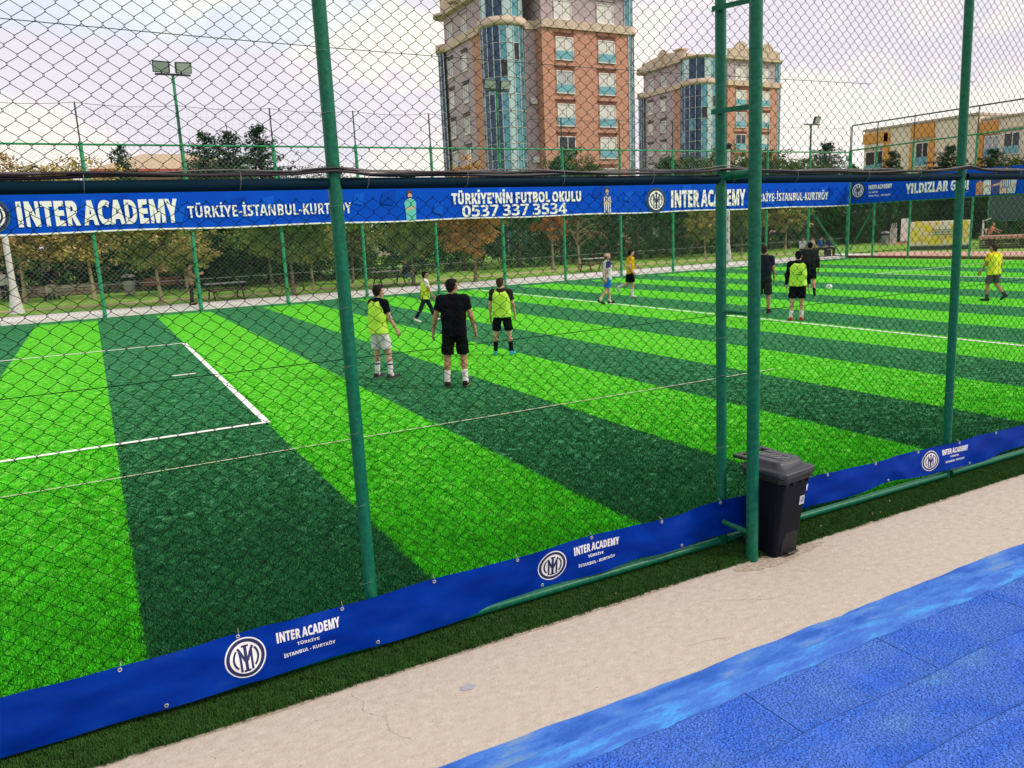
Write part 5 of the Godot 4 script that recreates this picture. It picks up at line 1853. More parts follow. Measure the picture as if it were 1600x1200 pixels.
# a person printed on a banner, flat as print is: head, hair, shirt with folded arms
func printed_figure(parent: Node, at: Vector3, b: Basis, h: float, shirt: Color, stripes: bool) -> void:
	var skin := mat("print_skin", Color(0.62, 0.36, 0.27), 0.5)
	var dark := mat("print_hair", Color(0.06, 0.03, 0.03), 0.5)
	var cloth := mat("print_cloth_%s" % shirt.r, shirt, 0.5)
	var shape := func(m: MB, pts: Array, z: float):
		var q := []
		for p in pts: q.append(at + b * Vector3(p.x * h, p.y * h, z))
		m.poly(q)
	var oval := func(c: Vector2, r: Vector2) -> Array:
		var q := []
		for k in 14: q.append(c + Vector2(cos(TAU * k / 14) * r.x, sin(TAU * k / 14) * r.y))
		return q
	var m := MB.new()
	shape.call(m, [Vector2(-0.17, 0.0), Vector2(0.17, 0.0), Vector2(0.19, 0.40), Vector2(0.21, 0.55), Vector2(0.13, 0.66), Vector2(0.0, 0.68), Vector2(-0.13, 0.66), Vector2(-0.21, 0.55), Vector2(-0.19, 0.40)], 0.0)
	part("print_shirt", m.mesh(), cloth, parent)
	if stripes:
		var s := MB.new()
		for k in 4: shape.call(s, [Vector2(-0.14 + k * 0.085, 0.02), Vector2(-0.105 + k * 0.085, 0.02), Vector2(-0.10 + k * 0.08, 0.6), Vector2(-0.135 + k * 0.08, 0.6)], 0.0015)
		part("print_stripe", s.mesh(), mat("print_white", Color(0.82, 0.82, 0.84), 0.45), parent)
	var f := MB.new()
	shape.call(f, oval.call(Vector2(0.0, 0.80), Vector2(0.075, 0.10)), 0.002)
	shape.call(f, [Vector2(-0.04, 0.66), Vector2(0.04, 0.66), Vector2(0.04, 0.74), Vector2(-0.04, 0.74)], 0.002)
	shape.call(f, [Vector2(-0.16, 0.30), Vector2(0.16, 0.36), Vector2(0.20, 0.42), Vector2(0.14, 0.44), Vector2(-0.15, 0.37)], 0.003)
	part("print_skin", f.mesh(), skin, parent)
	var hr := MB.new()
	shape.call(hr, [Vector2(-0.085, 0.80), Vector2(-0.06, 0.86), Vector2(0.05, 0.87), Vector2(0.085, 0.80), Vector2(0.085, 0.90), Vector2(0.03, 0.95), Vector2(-0.05, 0.95), Vector2(-0.09, 0.89)], 0.003)
	part("print_hair", hr.mesh(), dark, parent)

func make_near_fence() -> void:
	var green: Material = mats["green_paint"]
	var wire: Material = mats["wire_green"]
	var f := thing("chain_link_fence", "green chain link fence on steel posts close to the camera", "fence")
	var lower := chain_link(2.952, 0.03, 2.885, 0.096, 0.084, 0.0019, 3)
	var upper := chain_link(2.952, 2.99, 6.4, 0.096, 0.084, 0.0019, 4)
	for i in range(-2, 4):
		var x := 1.29 + 2.95 * i
		part("chain_link", lower, wire, f, Vector3(x, 0, -0.035))
		part("chain_link", upper, wire, f, Vector3(x, 0, -0.035))
	for i in range(-2, 5):
		var x := 1.29 + 2.95 * i
		var m := MB.new()
		var off: Array = {0: [0.018, 0.0], 1: [0.032, -0.035], 2: [0.028, -0.085]}.get(i, [0.01, -0.02])
		m.tube([Vector3(x + off[0], -0.05, 0), Vector3(x + lerpf(off[0], off[1], 0.65), 2.93, 0.0), Vector3(x + off[1] * 1.6, 6.45, 0)], 0.0395, 16)
		part("post", m.mesh(), green, f)
		var t := MB.new()
		for k in 12: ring_wire(t, Vector3(x, 0.45 + k * 0.46 + rng.randf_range(-0.1, 0.1), 0), 0.0415, 0.0018, rng.randf_range(0.003, 0.012))
		part("tie_wires", t.mesh(), mat("tie_wire", Color(0.10, 0.20, 0.15), 0.4), f)
	var x0 := 1.29 - 5.9
	var x1 := 1.29 + 2.95 * 4
	for k in range(-2, 4):
		var cr := MB.new()
		var a := 1.29 + 2.95 * k
		cr.tube([Vector3(a + 0.038, 2.925, 0), Vector3(a + 1.5, 2.922, 0), Vector3(a + 2.912, 2.925, 0)], 0.033, 14)
		part("crossbar", cr.mesh(), mat("bar_dark", Color(0.003, 0.018, 0.032), 0.55), f)
		var lo := MB.new()
		lo.tube([Vector3(a + 0.058, 0.072, 0.032), Vector3(a + 2.912, 0.072, 0.032)], 0.030, 14)
		part("bottom_rail", lo.mesh(), green, f)
		var hi := MB.new()
		hi.tube([Vector3(a + 0.038, 6.4, 0), Vector3(a + 2.912, 6.4, 0)], 0.033, 10)
		part("top_rail", hi.mesh(), green, f)
	var tw := MB.new()
	tw.tube([Vector3(x0, 1.90, -0.045), Vector3(x1, 1.90, -0.045)], 0.0022, 4, false)
	part("tension_wire", tw.mesh(), wire, f)
	# the bracing post that stands out from the fence on the concrete
	var px := 4.279
	var pz := 0.334
	var bp := MB.new()
	bp.tube([Vector3(px - 0.008, -0.02, pz), Vector3(px - 0.03, 2.0, pz), Vector3(px - 0.09, 6.45, pz)], 0.046, 20)
	part("brace_post", bp.mesh(), green, f)
	var t2 := MB.new()
	for k in 9: ring_wire(t2, Vector3(px - 0.012 - 0.013 * (0.62 + k * 0.63), 0.62 + k * 0.63, pz), 0.0475, 0.0012, 0.004)
	part("seam_rings", t2.mesh(), green, f)
	var pb := MB.new()
	pb.tube([Vector3(4.20, 0.255, 0.085), Vector3(px, 0.215, pz - 0.03)], 0.021, 12)
	part("brace_pipe", pb.mesh(), green, f)
	var pc := MB.new()
	pc.tube([Vector3(4.243, 2.945, 0.02), Vector3(px, 2.95, pz - 0.03)], 0.030, 14)
	part("brace_pipe", pc.mesh(), green, f)
	var st := MB.new()
	st.tube([Vector3(4.26, 1.935, 0.03), Vector3(4.30, 1.93, 0.21)], 0.014, 12)
	part("pipe_stub", st.mesh(), green, f)
	for y in [3.40, 4.10]:
		var an := MB.new()
		var a := Vector3(4.145, y, -0.005)
		var b := Vector3(4.262, y + 0.0, pz - 0.035)
		var dv := (b - a).normalized()
		var bs := Basis(dv, Vector3.UP, dv.cross(Vector3.UP))
		var c := (a + b) * 0.5 + Vector3(-0.01, 0, 0)
		an.box(c + Vector3(0, 0.0, 0), Vector3((b - a).length(), 0.032, 0.004), bs)
		an.box(c + bs * Vector3(0, 0.018, -0.016), Vector3((b - a).length(), 0.004, 0.036), bs)
		part("angle_bracket", an.mesh(), green, f)
	mats["bar_dark"].metallic_specular = 0.14
	# black cables lashed along the crossbar
	var ca := thing("cable_bundle", "black and brown cables lashed along the fence crossbar", "cable")
	for k in 4:
		var m := MB.new()
		var pts := []
		for i in 160:
			var x := lerpf(x0, x1, i / 159.0)
			var hump := 0.022 * exp(-pow((fposmod(x - 1.29 + 1.475, 2.95) - 1.475) * 6.0, 2.0))
			pts.append(Vector3(x, 2.972 + 0.006 * k + 0.007 * sin(x * (2.0 + 0.6 * k) + k * 1.7) + 0.004 * sin(x * 7.0 + k) + hump, 0.012 + 0.014 * (k % 2) + 0.008 * sin(x * (3.1 + k) + k) + (0.032 if hump > 0.004 else 0.0)))
		m.tube(pts, [0.011, 0.009, 0.008, 0.004][k], 6, false)
		part("cable", m.mesh(), [mat("cable_black", Color(0.010, 0.010, 0.012), 0.45), mat("cable_brown", Color(0.020, 0.013, 0.015), 0.5), mat("cable_black", Color(0.01, 0.01, 0.012), 0.45), mat("cable_grey", Color(0.16, 0.14, 0.15), 0.5)][k], ca)
	var lash := MB.new()
	for i in 24:
		var x := x0 + 0.3 + i * 0.72 + rng.randf_range(-0.1, 0.1)
		var pts := []
		for q in 11:
			var a := TAU * q / 10
			pts.append(Vector3(x + 0.004 * sin(a), 2.945 + sin(a) * 0.052, 0.008 + cos(a) * 0.042))
		lash.tube(pts, 0.0022, 4, false)
	part("lashings", lash.mesh(), mat("cable_grey", Color(0.16, 0.14, 0.15), 0.5), ca)
	# lower banner
	var b := thing("fence_banner", "blue vinyl banner with white club emblems along the foot of the fence", "banner")
	var m := MB.new()
	var nx := 420
	var ny := 12
	for i in nx + 1:
		var x := lerpf(-2.6, 11.0, i / float(nx))
		for j in ny + 1: m.add(banner_point(x, j / float(ny)))
	for i in nx:
		for j in ny:
			var o := i * (ny + 1) + j
			m.quad_i(o, o + ny + 1, o + ny + 2, o + 1)
	part("sheet", m.mesh(), mats["banner_blue"], b)
	var white := mat("print_white", Color(0.82, 0.82, 0.84), 0.45)
	for k in range(-1, 5):
		var cx := 0.505 + 2.12 * k
		if k == 2: cx = 4.64
		if k == 3: cx = 6.865
		if k == 4: cx = 8.99
		emblem(0.127, func(x, y, l): return banner_point(cx + x * 0.92, clampf(0.515 + y / 0.335, 0, 1), l * 0.6), b, white)
		lettering("INTER ACADEMY", 0.385, 0.068, func(x, y): return banner_point(cx + 0.185 + x, 0.60 + y / 0.33, 0.0015), true, b, white)
		lettering("TÜRKİYE", 0.135, 0.027, func(x, y): return banner_point(cx + 0.30 + x, 0.455 + y / 0.33, 0.0015), false, b, white)
		lettering("İSTANBUL - KURTKÖY", 0.315, 0.029, func(x, y): return banner_point(cx + 0.215 + x, 0.285 + y / 0.33, 0.0015), false, b, white)
	for i in 24:
		var x := -2.0 + i * 0.62
		for e in 2:
			if e == 0 and i % 2 == 0: continue
			var g := MB.new()
			var c := banner_point(x + (0.2 if e == 0 else 0.0), 0.94 if e else 0.07, 0.002)
			var pts := []
			for q in 13: pts.append(c + Vector3(cos(TAU * q / 12) * 0.0095, sin(TAU * q / 12) * 0.0095, 0))
			g.tube(pts, 0.0032, 5, false)
			part("eyelet", g.mesh(), mat("eyelet", Color(0.60, 0.60, 0.58), 0.3, 0.5), b)
			var w := MB.new()
			w.tube([c + Vector3(0, 0, 0.003), c + Vector3(0.004, 0.012 if e else -0.012, 0.006), c + Vector3(0.010, 0.028 if e else -0.022, -0.045)], 0.002, 4, false)
			part("eyelet_tie", w.mesh(), mat("eyelet_tie", Color(0.35, 0.36, 0.35), 0.5), b)
	# litter on the turf strip: fallen leaves and bits of paper
	for i in 20:
		var l := MB.new()
		var p := Vector3(rng.randf_range(-0.3, 7.8), 0.032, rng.randf_range(0.12, 0.37))
		if p.z > 0.33: p.y = 0.008
		var s := rng.randf_range(0.007, 0.016)
		leaf(l, Vector3.ZERO, Vector3(rng.randf_range(-0.4, 0.4), 1, rng.randf_range(-0.4, 0.4)).normalized(), s * 2.0, rand_dir())
		var o := part("fallen_leaf", l.mesh(), mat("fallen_%d" % (i % 3), [Color(0.50, 0.36, 0.14), Color(0.6, 0.55, 0.42), Color(0.34, 0.20, 0.08)][i % 3], 0.8), self, p)
		tag(o, "small dry leaf lying on the turf strip beside the concrete", "leaf", "fallen leaves at the edge of the concrete")

func make_bin() -> void:
	var t := thing("wheelie_bin", "dark grey plastic pedal bin with lid beside the bracing post", "bin", Vector3(4.555, 0, 0.285), 0.10)
	var body := mat("bin_grey", Color(0.006, 0.008, 0.014), 0.5)
	body.metallic_specular = 0.2
	var lid := mat("bin_lid", Color(0.030, 0.034, 0.044), 0.35)
	var dark := mat("bin_black", Color(0.008, 0.009, 0.012), 0.5)
	var rrect := func(w: float, d: float, r: float, y: float, zo: float) -> Array:
		var q := []
		for c in [[1, 1, 0.0], [-1, 1, PI / 2], [-1, -1, PI], [1, -1, PI * 1.5]]:
			for k in 5:
				var a: float = c[2] + PI / 2 * k / 4.0
				q.append(Vector3(c[0] * (w / 2 - r) + cos(a) * r, y, -(c[1] * (d / 2 - r) + sin(a) * r) + zo))
		return q
	var m := MB.new()
	m.loft([rrect.call(0.27, 0.23, 0.03, 0.0, 0.0), rrect.call(0.285, 0.24, 0.035, 0.015, 0.0), rrect.call(0.325, 0.31, 0.045, 0.40, 0.012), rrect.call(0.355, 0.37, 0.05, 0.66, 0.02)], true, true, true)
	part("body", m.mesh(), body, t)
	var rim := MB.new()
	rim.loft([rrect.call(0.36, 0.375, 0.05, 0.635, 0.02), rrect.call(0.385, 0.40, 0.05, 0.64, 0.02), rrect.call(0.39, 0.405, 0.05, 0.675, 0.02), rrect.call(0.36, 0.375, 0.05, 0.68, 0.02)], true)
	part("rim", rim.mesh(), dark, t)
	for x in [-0.13, -0.05, 0.05, 0.13]:
		var rb := MB.new()
		rb.cbox(Vector3(x, 0.63, 0.205), Vector3(0.012, 0.05, 0.02), 0.003)
		part("rib", rb.mesh(), dark, t)
	var l := MB.new()
	l.loft([rrect.call(0.37, 0.39, 0.05, 0.690, 0.02), rrect.call(0.41, 0.43, 0.055, 0.685, 0.02), rrect.call(0.415, 0.435, 0.055, 0.715, 0.02), rrect.call(0.385, 0.41, 0.055, 0.728, 0.02), rrect.call(0.32, 0.34, 0.05, 0.735, 0.005), rrect.call(0.295, 0.31, 0.05, 0.772, -0.01), rrect.call(0.27, 0.285, 0.045, 0.785, -0.015)], true, true, true)
	var lp := part("lid", l.mesh(), lid, t)
	for x in [-0.055, 0.055]:
		var gr := MB.new()
		gr.box(Vector3(x, 0.786, -0.02), Vector3(0.006, 0.003, 0.26))
		part("groove", gr.mesh(), dark, lp)
	var emb := MB.new()
	for i in 9: emb.cbox(Vector3(-0.02 + 0.024 * (i % 3), 0.787, -0.09 + 0.022 * i), Vector3(0.05, 0.004, 0.009), 0.001, Basis(Vector3.UP, 0.4 * (i % 2) - 0.2))
	part("embossing", emb.mesh(), mat("bin_emboss", Color(0.16, 0.17, 0.19), 0.35), lp)
	for s in [-1.0, 1.0]:
		var h := MB.new()
		h.cbox(Vector3(s * 0.155, 0.765, -0.215), Vector3(0.045, 0.03, 0.13), 0.006)
		part("hinge_arm", h.mesh(), lid, t)
	var hb := MB.new()
	hb.tube([Vector3(-0.18, 0.765, -0.255), Vector3(0.18, 0.765, -0.255)], 0.014, 10)
	part("handle", hb.mesh(), dark, t)
	# pedal recess and pedal at the foot of the front
	var rc := MB.new()
	rc.prism(PackedVector2Array([Vector2(-0.095, 0.006), Vector2(0.10, 0.006), Vector2(0.10, 0.16), Vector2(0.07, 0.195), Vector2(-0.05, 0.195), Vector2(-0.085, 0.14)]), func(x, y, z): return Vector3(x + 0.02, y, 0.118 + y * 0.095 + z), 0.006)
	part("pedal_recess", rc.mesh(), mat("recess_black", Color(0.004, 0.004, 0.006), 0.7), t)
	var pd := MB.new()
	pd.cbox(Vector3(0.02, 0.03, 0.145), Vector3(0.13, 0.018, 0.06), 0.005)
	part("pedal", pd.mesh(), dark, t)
	var sk := MB.new()
	sk.prism(PackedVector2Array([Vector2(-0.028, -0.036), Vector2(0.028, -0.036), Vector2(0.028, 0.036), Vector2(-0.028, 0.036)]), func(x, y, z): return Vector3(0.10 + x, 0.45 + y, 0.170 + (0.45 + y - 0.40) * 0.12 + z), 0.004)
	var sp := part("sticker", sk.mesh(), mat("sticker", Color(0.52, 0.54, 0.56), 0.5), t)
	var tk := MB.new()
	stroke(tk, [Vector2(-0.014, 0.004), Vector2(-0.004, -0.012), Vector2(0.017, 0.010)], 0.007, func(x, y): return Vector3(0.10 + x, 0.45 + y, 0.1765 + (0.05 + y) * 0.12))
	stroke(tk, [Vector2(-0.012, 0.02), Vector2(0.014, 0.021)], 0.006, func(x, y): return Vector3(0.10 + x, 0.45 + y, 0.1765 + (0.05 + y) * 0.12))
	part("sticker_mark", tk.mesh(), mat("sticker_mark", Color(0.05, 0.055, 0.06), 0.5), sp)
	for s in [-1.0, 1.0]:
		var w := MB.new()
		w.lathe([Vector2(0, -0.02), Vector2(0.055, -0.02), Vector2(0.06, -0.012), Vector2(0.06, 0.012), Vector2(0.055, 0.02), Vector2(0, 0.02)], Vector3(s * 0.125, 0.06, -0.135), 16, Basis(Vector3(0, 0, 1), PI / 2))
		part("wheel", w.mesh(), dark, t)

func make_park() -> void:
	# white lamp columns
	var white := mat("column_white", Color(0.66, 0.64, 0.63), 0.6)
	for q in [[Vector3(-2.95, 0.1, -34.5), "white lamp column with flared foot beside the reddish brown tree", 5.6], [Vector3(36.5, 0.1, -33.8), "white lamp column between the two close green poles", 7.0]]:
		var l := thing("lamp_column", q[1], "lamp post", q[0])
		var m := MB.new()
		m.lathe([Vector2(0.30, 0), Vector2(0.27, 0.15), Vector2(0.16, 0.9), Vector2(0.125, 1.3), Vector2(0.10, q[2])], Vector3.ZERO, 14)
		part("column", m.mesh(), white, l)
		var h := MB.new()
		h.lathe([Vector2(0.0, q[2]), Vector2(0.14, q[2]), Vector2(0.20, q[2] + 0.25), Vector2(0.22, q[2] + 0.3), Vector2(0.0, q[2] + 0.42)], Vector3.ZERO, 12)
		part("lamp_head", h.mesh(), mat("lamp_dark", Color(0.025, 0.03, 0.035), 0.5), l)
	picnic_table("reddish picnic table near the person in the brown jacket", Vector3(5.4, 0.1, -33.6), 0.1, Color(0.12, 0.05, 0.04))
	picnic_table("dark picnic table with a person in jeans seated on it", Vector3(13.7, 0.1, -34.6), 0.05, Color(0.05, 0.035, 0.03))
	picnic_table("empty reddish picnic table behind the player in white and blue", Vector3(26.0, 0.1, -33.6), 0.0, Color(0.16, 0.055, 0.045))
	litter_bin("pale concrete litter bin with domed hood beyond the lawn trees", Vector3(1.75, 0.1, -42.6), Color(0.36, 0.34, 0.31), Color(0.20, 0.20, 0.22))
	litter_bin("grey litter bin with white rim beside the exercise bars", Vector3(58.9, 0.1, -38.9), Color(0.22, 0.23, 0.24), Color(0.45, 0.45, 0.46))
	var rb := thing("park_bench", "dark red slatted park bench between two pale tree trunks", "bench", Vector3(3.5, 0.1, -43.0), 0.0)
	for k in 5:
		var m := MB.new()
		m.cbox(Vector3(0, 0.45 if k < 2 else 0.50 + (k - 2) * 0.14, 0.1 - 0.16 * k if k < 2 else -0.22 - (k - 2) * 0.02), Vector3(2.0, 0.03 if k < 2 else 0.1, 0.13 if k < 2 else 0.03), 0.006)
		part("slat", m.mesh(), mat("bench_red", Color(0.13, 0.04, 0.035), 0.7), rb)
	for s in [-0.8, 0.8]:
		var m := MB.new()
		m.box(Vector3(s, 0.22, -0.02), Vector3(0.06, 0.44, 0.3))
		m.box(Vector3(s, 0.65, -0.28), Vector3(0.06, 0.44, 0.05))
		part("leg", m.mesh(), mat("bench_iron", Color(0.02, 0.02, 0.02), 0.6), rb)
	# low stone wall with iron railing
	var w := thing("garden_wall", "low stone wall topped by thin iron railing beyond the autumn trees", "wall", Vector3(-4.5, 0.1, -47.0))
	for r in 3:
		for k in 17:
			var m := MB.new()
			var sx := 0.72 + 0.1 * sin(k * 2.7 + r)
			m.cbox(Vector3(-5.5 + k * 0.8 + (0.4 if r == 1 else 0.0), 0.11 + r * 0.2, 0.02 * sin(k * 3.1 + r)), Vector3(sx, 0.185, 0.36), 0.03)
			part("stone", m.mesh(), mat("stone_%d" % ((k + r) % 3), [Color(0.22, 0.17, 0.13), Color(0.27, 0.22, 0.17), Color(0.18, 0.15, 0.12)][(k + r) % 3], 0.95), w)
	var co := MB.new()
	co.box(Vector3(0.9, 0.32, 0), Vector3(13.8, 0.6, 0.28))
	part("wall_core", co.mesh(), mat("stone_core", Color(0.12, 0.10, 0.08), 0.95), w)
	var ra := MB.new()
	for y in [0.72, 1.5]: ra.box(Vector3(0.9, y, 0), Vector3(13.8, 0.035, 0.035))
	for k in 93: ra.box(Vector3(-5.9 + k * 0.148, 1.1, 0), Vector3(0.016, 0.8, 0.016))
	part("railing", ra.mesh(), mat("bench_iron", Color(0.02, 0.02, 0.02), 0.6), w)
	struct("back_road", "pale road surface glimpsed behind the railing", rect(-12, 12, -49.0, -47.4, 0.108), mats["walk"])
	# bicycle
	var bk := thing("bicycle", "dark bicycle leaning by the thick trunk of the olive tree", "bicycle", Vector3(8.05, 0.12, -33.0), 0.15)
	bk.rotation.x = -0.12
	for s in [-0.52, 0.52]:
		var m := MB.new()
		var pts := []
		for q in 21: pts.append(Vector3(s + cos(TAU * q / 20) * 0.32, 0.335 + sin(TAU * q / 20) * 0.32, 0))
		m.tube(pts, 0.02, 5, false)
		var wh := part("wheel", m.mesh(), mat("tyre", Color(0.012, 0.012, 0.013), 0.8), bk)
		var sp := MB.new()
		for q in 10: sp.tube([Vector3(s, 0.335, 0), Vector3(s + cos(TAU * q / 10) * 0.31, 0.335 + sin(TAU * q / 10) * 0.31, 0)], 0.003, 3, false)
		part("spokes", sp.mesh(), mat("spoke", Color(0.3, 0.3, 0.3), 0.4, 0.6), wh)
	var fr := MB.new()
	for l in [[Vector3(-0.52, 0.335, 0), Vector3(-0.08, 0.30, 0)], [Vector3(-0.52, 0.335, 0), Vector3(-0.2, 0.74, 0)], [Vector3(-0.08, 0.30, 0), Vector3(-0.22, 0.86, 0)], [Vector3(-0.08, 0.30, 0), Vector3(0.36, 0.78, 0)], [Vector3(-0.2, 0.74, 0), Vector3(0.36, 0.80, 0)], [Vector3(0.52, 0.335, 0), Vector3(0.34, 0.94, 0)]]:
		fr.tube(l, 0.018, 6)
	part("frame", fr.mesh(), mat("bike_red", Color(0.20, 0.03, 0.025), 0.4), bk)
	var se := MB.new()
	se.ball(Vector3(-0.23, 0.89, 0), Vector3(0.13, 0.035, 0.06))
	part("saddle", se.mesh(), mat("tyre", Color(0.012, 0.012, 0.013), 0.8), bk)
	var hb := MB.new()
	hb.tube([Vector3(0.36, 0.98, -0.28), Vector3(0.33, 0.96, 0), Vector3(0.36, 0.98, 0.28)], 0.014, 6)
	part("handlebar", hb.mesh(), mat("tyre", Color(0.012, 0.012, 0.013), 0.8), bk)
	# exercise bars beyond the end fence
	var ex := thing("exercise_bars", "white outdoor exercise bars on the red pad beyond the corner", "exercise frame", Vector3(60.9, 0.1, -39.6), 0.9)
	for k in 5:
		var m := MB.new()
		m.tube([Vector3(-0.8 + k * 0.4, 0, 0), Vector3(-0.8 + k * 0.4, 1.25, 0)], 0.045, 8)
		part("upright", m.mesh(), white, ex)
	var tb := MB.new()
	tb.tube([Vector3(-0.95, 1.28, 0), Vector3(0.95, 1.28, 0)], 0.05, 8)
	for k in 3: tb.tube([Vector3(-0.6 + k * 0.6, 1.28, 0), Vector3(-0.5 + k * 0.6, 1.75, 0.1)], 0.03, 6)
	part("top_bar", tb.mesh(), white, ex)
	var pn := thing("notice_panel", "white notice panel on a post between the exercise bars and yellow wall", "panel", Vector3(61.9, 0.1, -39.2), -0.4)
	var pm := MB.new()
	pm.cbox(Vector3(0, 1.15, 0), Vector3(0.8, 1.9, 0.06), 0.01)
	part("board", pm.mesh(), white, pn)
	var pp := MB.new()
	pp.tube([Vector3(0, 0, -0.06), Vector3(0, 2.1, -0.06)], 0.04, 8)
	part("post", pp.mesh(), mat("bench_iron", Color(0.02, 0.02, 0.02), 0.6), pn)
	# yellow and white climbing wall
	var a := Vector3(51.3, 0.05, -31.35)
	var b := Vector3(53.0, 0.05, -27.95)
	var d := (b - a)
	var ln := d.length()
	var cw := thing("climbing_wall", "white playground wall covered with yellow patches and green rails", "playground wall", a, atan2(-d.z, d.x))
	var base := MB.new()
	base.cbox(Vector3(ln / 2, 1.12, 0), Vector3(ln, 1.70, 0.3), 0.06)
	part("panel", base.mesh(), mat("wall_white", Color(0.80, 0.74, 0.58), 0.7), cw)
	var ft := MB.new()
	ft.box(Vector3(ln / 2, 0.13, 0), Vector3(ln - 0.1, 0.26, 0.2))
	part("plinth", ft.mesh(), mat("plinth_dark", Color(0.05, 0.08, 0.07), 0.9), cw)
	for i in 64:
		var m := MB.new()
		var c := Vector3(rng.randf_range(0.25, ln - 0.25), rng.randf_range(0.45, 1.85), 0.155)
		if i % 4 != 0 and c.y > 0.95 and c.x > 1.3 and c.x < ln - 1.2: c.y = rng.randf_range(0.45, 0.9)
		var q := []
		var r := rng.randf_range(0.14, 0.30)
		for k in 12: q.append(c + Vector3(cos(TAU * k / 12) * r * (1 + 0.25 * sin(k * 2.1 + i)), sin(TAU * k / 12) * r * 0.8, 0.001 * (i % 9)))
		m.poly(q)
		part("yellow_patch", m.mesh(), mat("patch_%d" % (i % 3), [Color(0.80, 0.68, 0.04), Color(0.82, 0.74, 0.08), Color(0.80, 0.62, 0.22)][i % 3], 0.7), cw)
	for k in 3:
		var m := MB.new()
		m.tube([Vector3(1.4, 1.05 + k * 0.16, 0.21), Vector3(ln - 1.0, 1.05 + k * 0.16, 0.21)], 0.03, 6)
		part("rail", m.mesh(), mat("rail_green", Color(0.16, 0.38, 0.16), 0.6), cw)
	# raised playground deck with slatted front, and ramp
	var pg := thing("play_platform", "pink topped playground platform with dark slatted front", "playground", Vector3(53.3, 0.05, -27.5), -1.15)
	var tp := MB.new()
	tp.cbox(Vector3(1.6, 0.75, -0.6), Vector3(3.4, 0.22, 1.6), 0.03)
	part("deck", tp.mesh(), mat("deck_pink", Color(0.52, 0.27, 0.22), 0.85), pg)
	for k in 4:
		var m := MB.new()
		m.box(Vector3(1.6, 0.10 + k * 0.145, 0.1), Vector3(3.3, 0.10, 0.05))
		part("slat", m.mesh(), mat("slat_dark", Color(0.06, 0.035, 0.03), 0.8), pg)
	var rp := MB.new()
	rp.quad(Vector3(3.6, 0.05, 0.3), Vector3(9.0, 0.85, -1.4), Vector3(9.0, 1.15, -1.4), Vector3(3.6, 0.7, 0.3))
	rp.quad(Vector3(3.6, 0.7, 0.3), Vector3(9.0, 1.15, -1.4), Vector3(9.0, 1.15, -3.0), Vector3(3.6, 0.7, -1.3))
	part("ramp", rp.mesh(), mat("deck_pink", Color(0.52, 0.27, 0.22), 0.85), pg)
	var ma := thing("fitness_machine", "pale outdoor fitness machine with long white arm by the play platform", "fitness machine", Vector3(54.9, 0.05, -28.35), 0.75)
	var mc := MB.new()
	mc.tube([Vector3(0, 0, 0), Vector3(0, 1.9, 0)], 0.06, 8)
	part("upright", mc.mesh(), white, ma)
	var mr := MB.new()
	mr.tube([Vector3(0.1, 1.82, 0), Vector3(-1.5, 2.0, 0.1)], 0.04, 8)
	part("arm", mr.mesh(), white, ma)
	var ms := MB.new()
	ms.tube([Vector3(-1.3, 0, 0), Vector3(-0.95, 0.9, 0), Vector3(-0.9, 1.35, 0)], 0.035, 8)
	ms.tube([Vector3(-1.5, 1.3, 0), Vector3(-0.9, 1.15, 0), Vector3(-0.4, 1.3, 0)], 0.03, 8)
	part("stepper", ms.mesh(), mat("machine_pink", Color(0.55, 0.38, 0.36), 0.6), ma)
	# dark green screen standing beyond the play platform
	var sc := thing("green_screen", "dark green mesh screen panel beyond the play platform", "screen", Vector3(58.3, 0.05, -29.6), -1.2)
	var sm := MB.new()
	sm.box(Vector3(2.2, 2.65, 0), Vector3(5.2, 1.7, 0.04))
	part("sheet", sm.mesh(), mat("screen_green", Color(0.055, 0.10, 0.10), 0.9), sc)
	var sf := MB.new()
	for x in [-0.42, 4.82]: sf.tube([Vector3(x, 0, 0), Vector3(x, 3.5, 0)], 0.05, 8)
	sf.tube([Vector3(-0.4, 1.75, 0), Vector3(4.8, 1.75, 0)], 0.04, 6)
	part("frame", sf.mesh(), mats["green_far"], sc)
	var bush := evergreen_bush(1.7, 1.1, 150, 0.10, [Color(0.03, 0.11, 0.025), Color(0.045, 0.15, 0.03)], Color(0.1, 0.08, 0.05))
	for i in 5:
		var o := thing("clipped_bush", "rounded green bush beneath the dark green screen", "bush", Vector3(57.8 + i * 0.75, 0.05, -29.3 + i * 1.6), i * 1.1, "green bushes beneath the screen")
		part("stem", bush[1], vmat("bark", 0.95), o)
		part("foliage", bush[0], leafmat(), o)
	# ball
	var bl := thing("football", "white football with dark patches on the turf", "ball", Vector3(23.67, 0.11, -15.13))
	var bm := MB.new()
	bm.ball(Vector3.ZERO, Vector3.ONE * 0.11, 20, 14)
	part("shell", bm.mesh(), mat("ball_white", Color(0.72, 0.72, 0.74), 0.5), bl)
	for v in [Vector3(0, 1, 0.2), Vector3(-0.7, 0.3, 0.65), Vector3(0.75, 0.2, 0.6), Vector3(0, -0.3, 1), Vector3(-0.6, 0.5, -0.6), Vector3(0.2, -0.9, 0.3)]:
		var n: Vector3 = v.normalized()
		var u := n.cross(Vector3(0.3, 0.2, 0.9)).normalized()
		var x := n.cross(u)
		var q := []
		for k in 5: q.append((n * 0.108 + (u * cos(TAU * k / 5) + x * sin(TAU * k / 5)) * 0.038).normalized() * 0.1115)
		var pm2 := MB.new()
		pm2.poly(q)
		part("patch", pm2.mesh(), mat("ball_dark", Color(0.03, 0.03, 0.05), 0.5), bl)

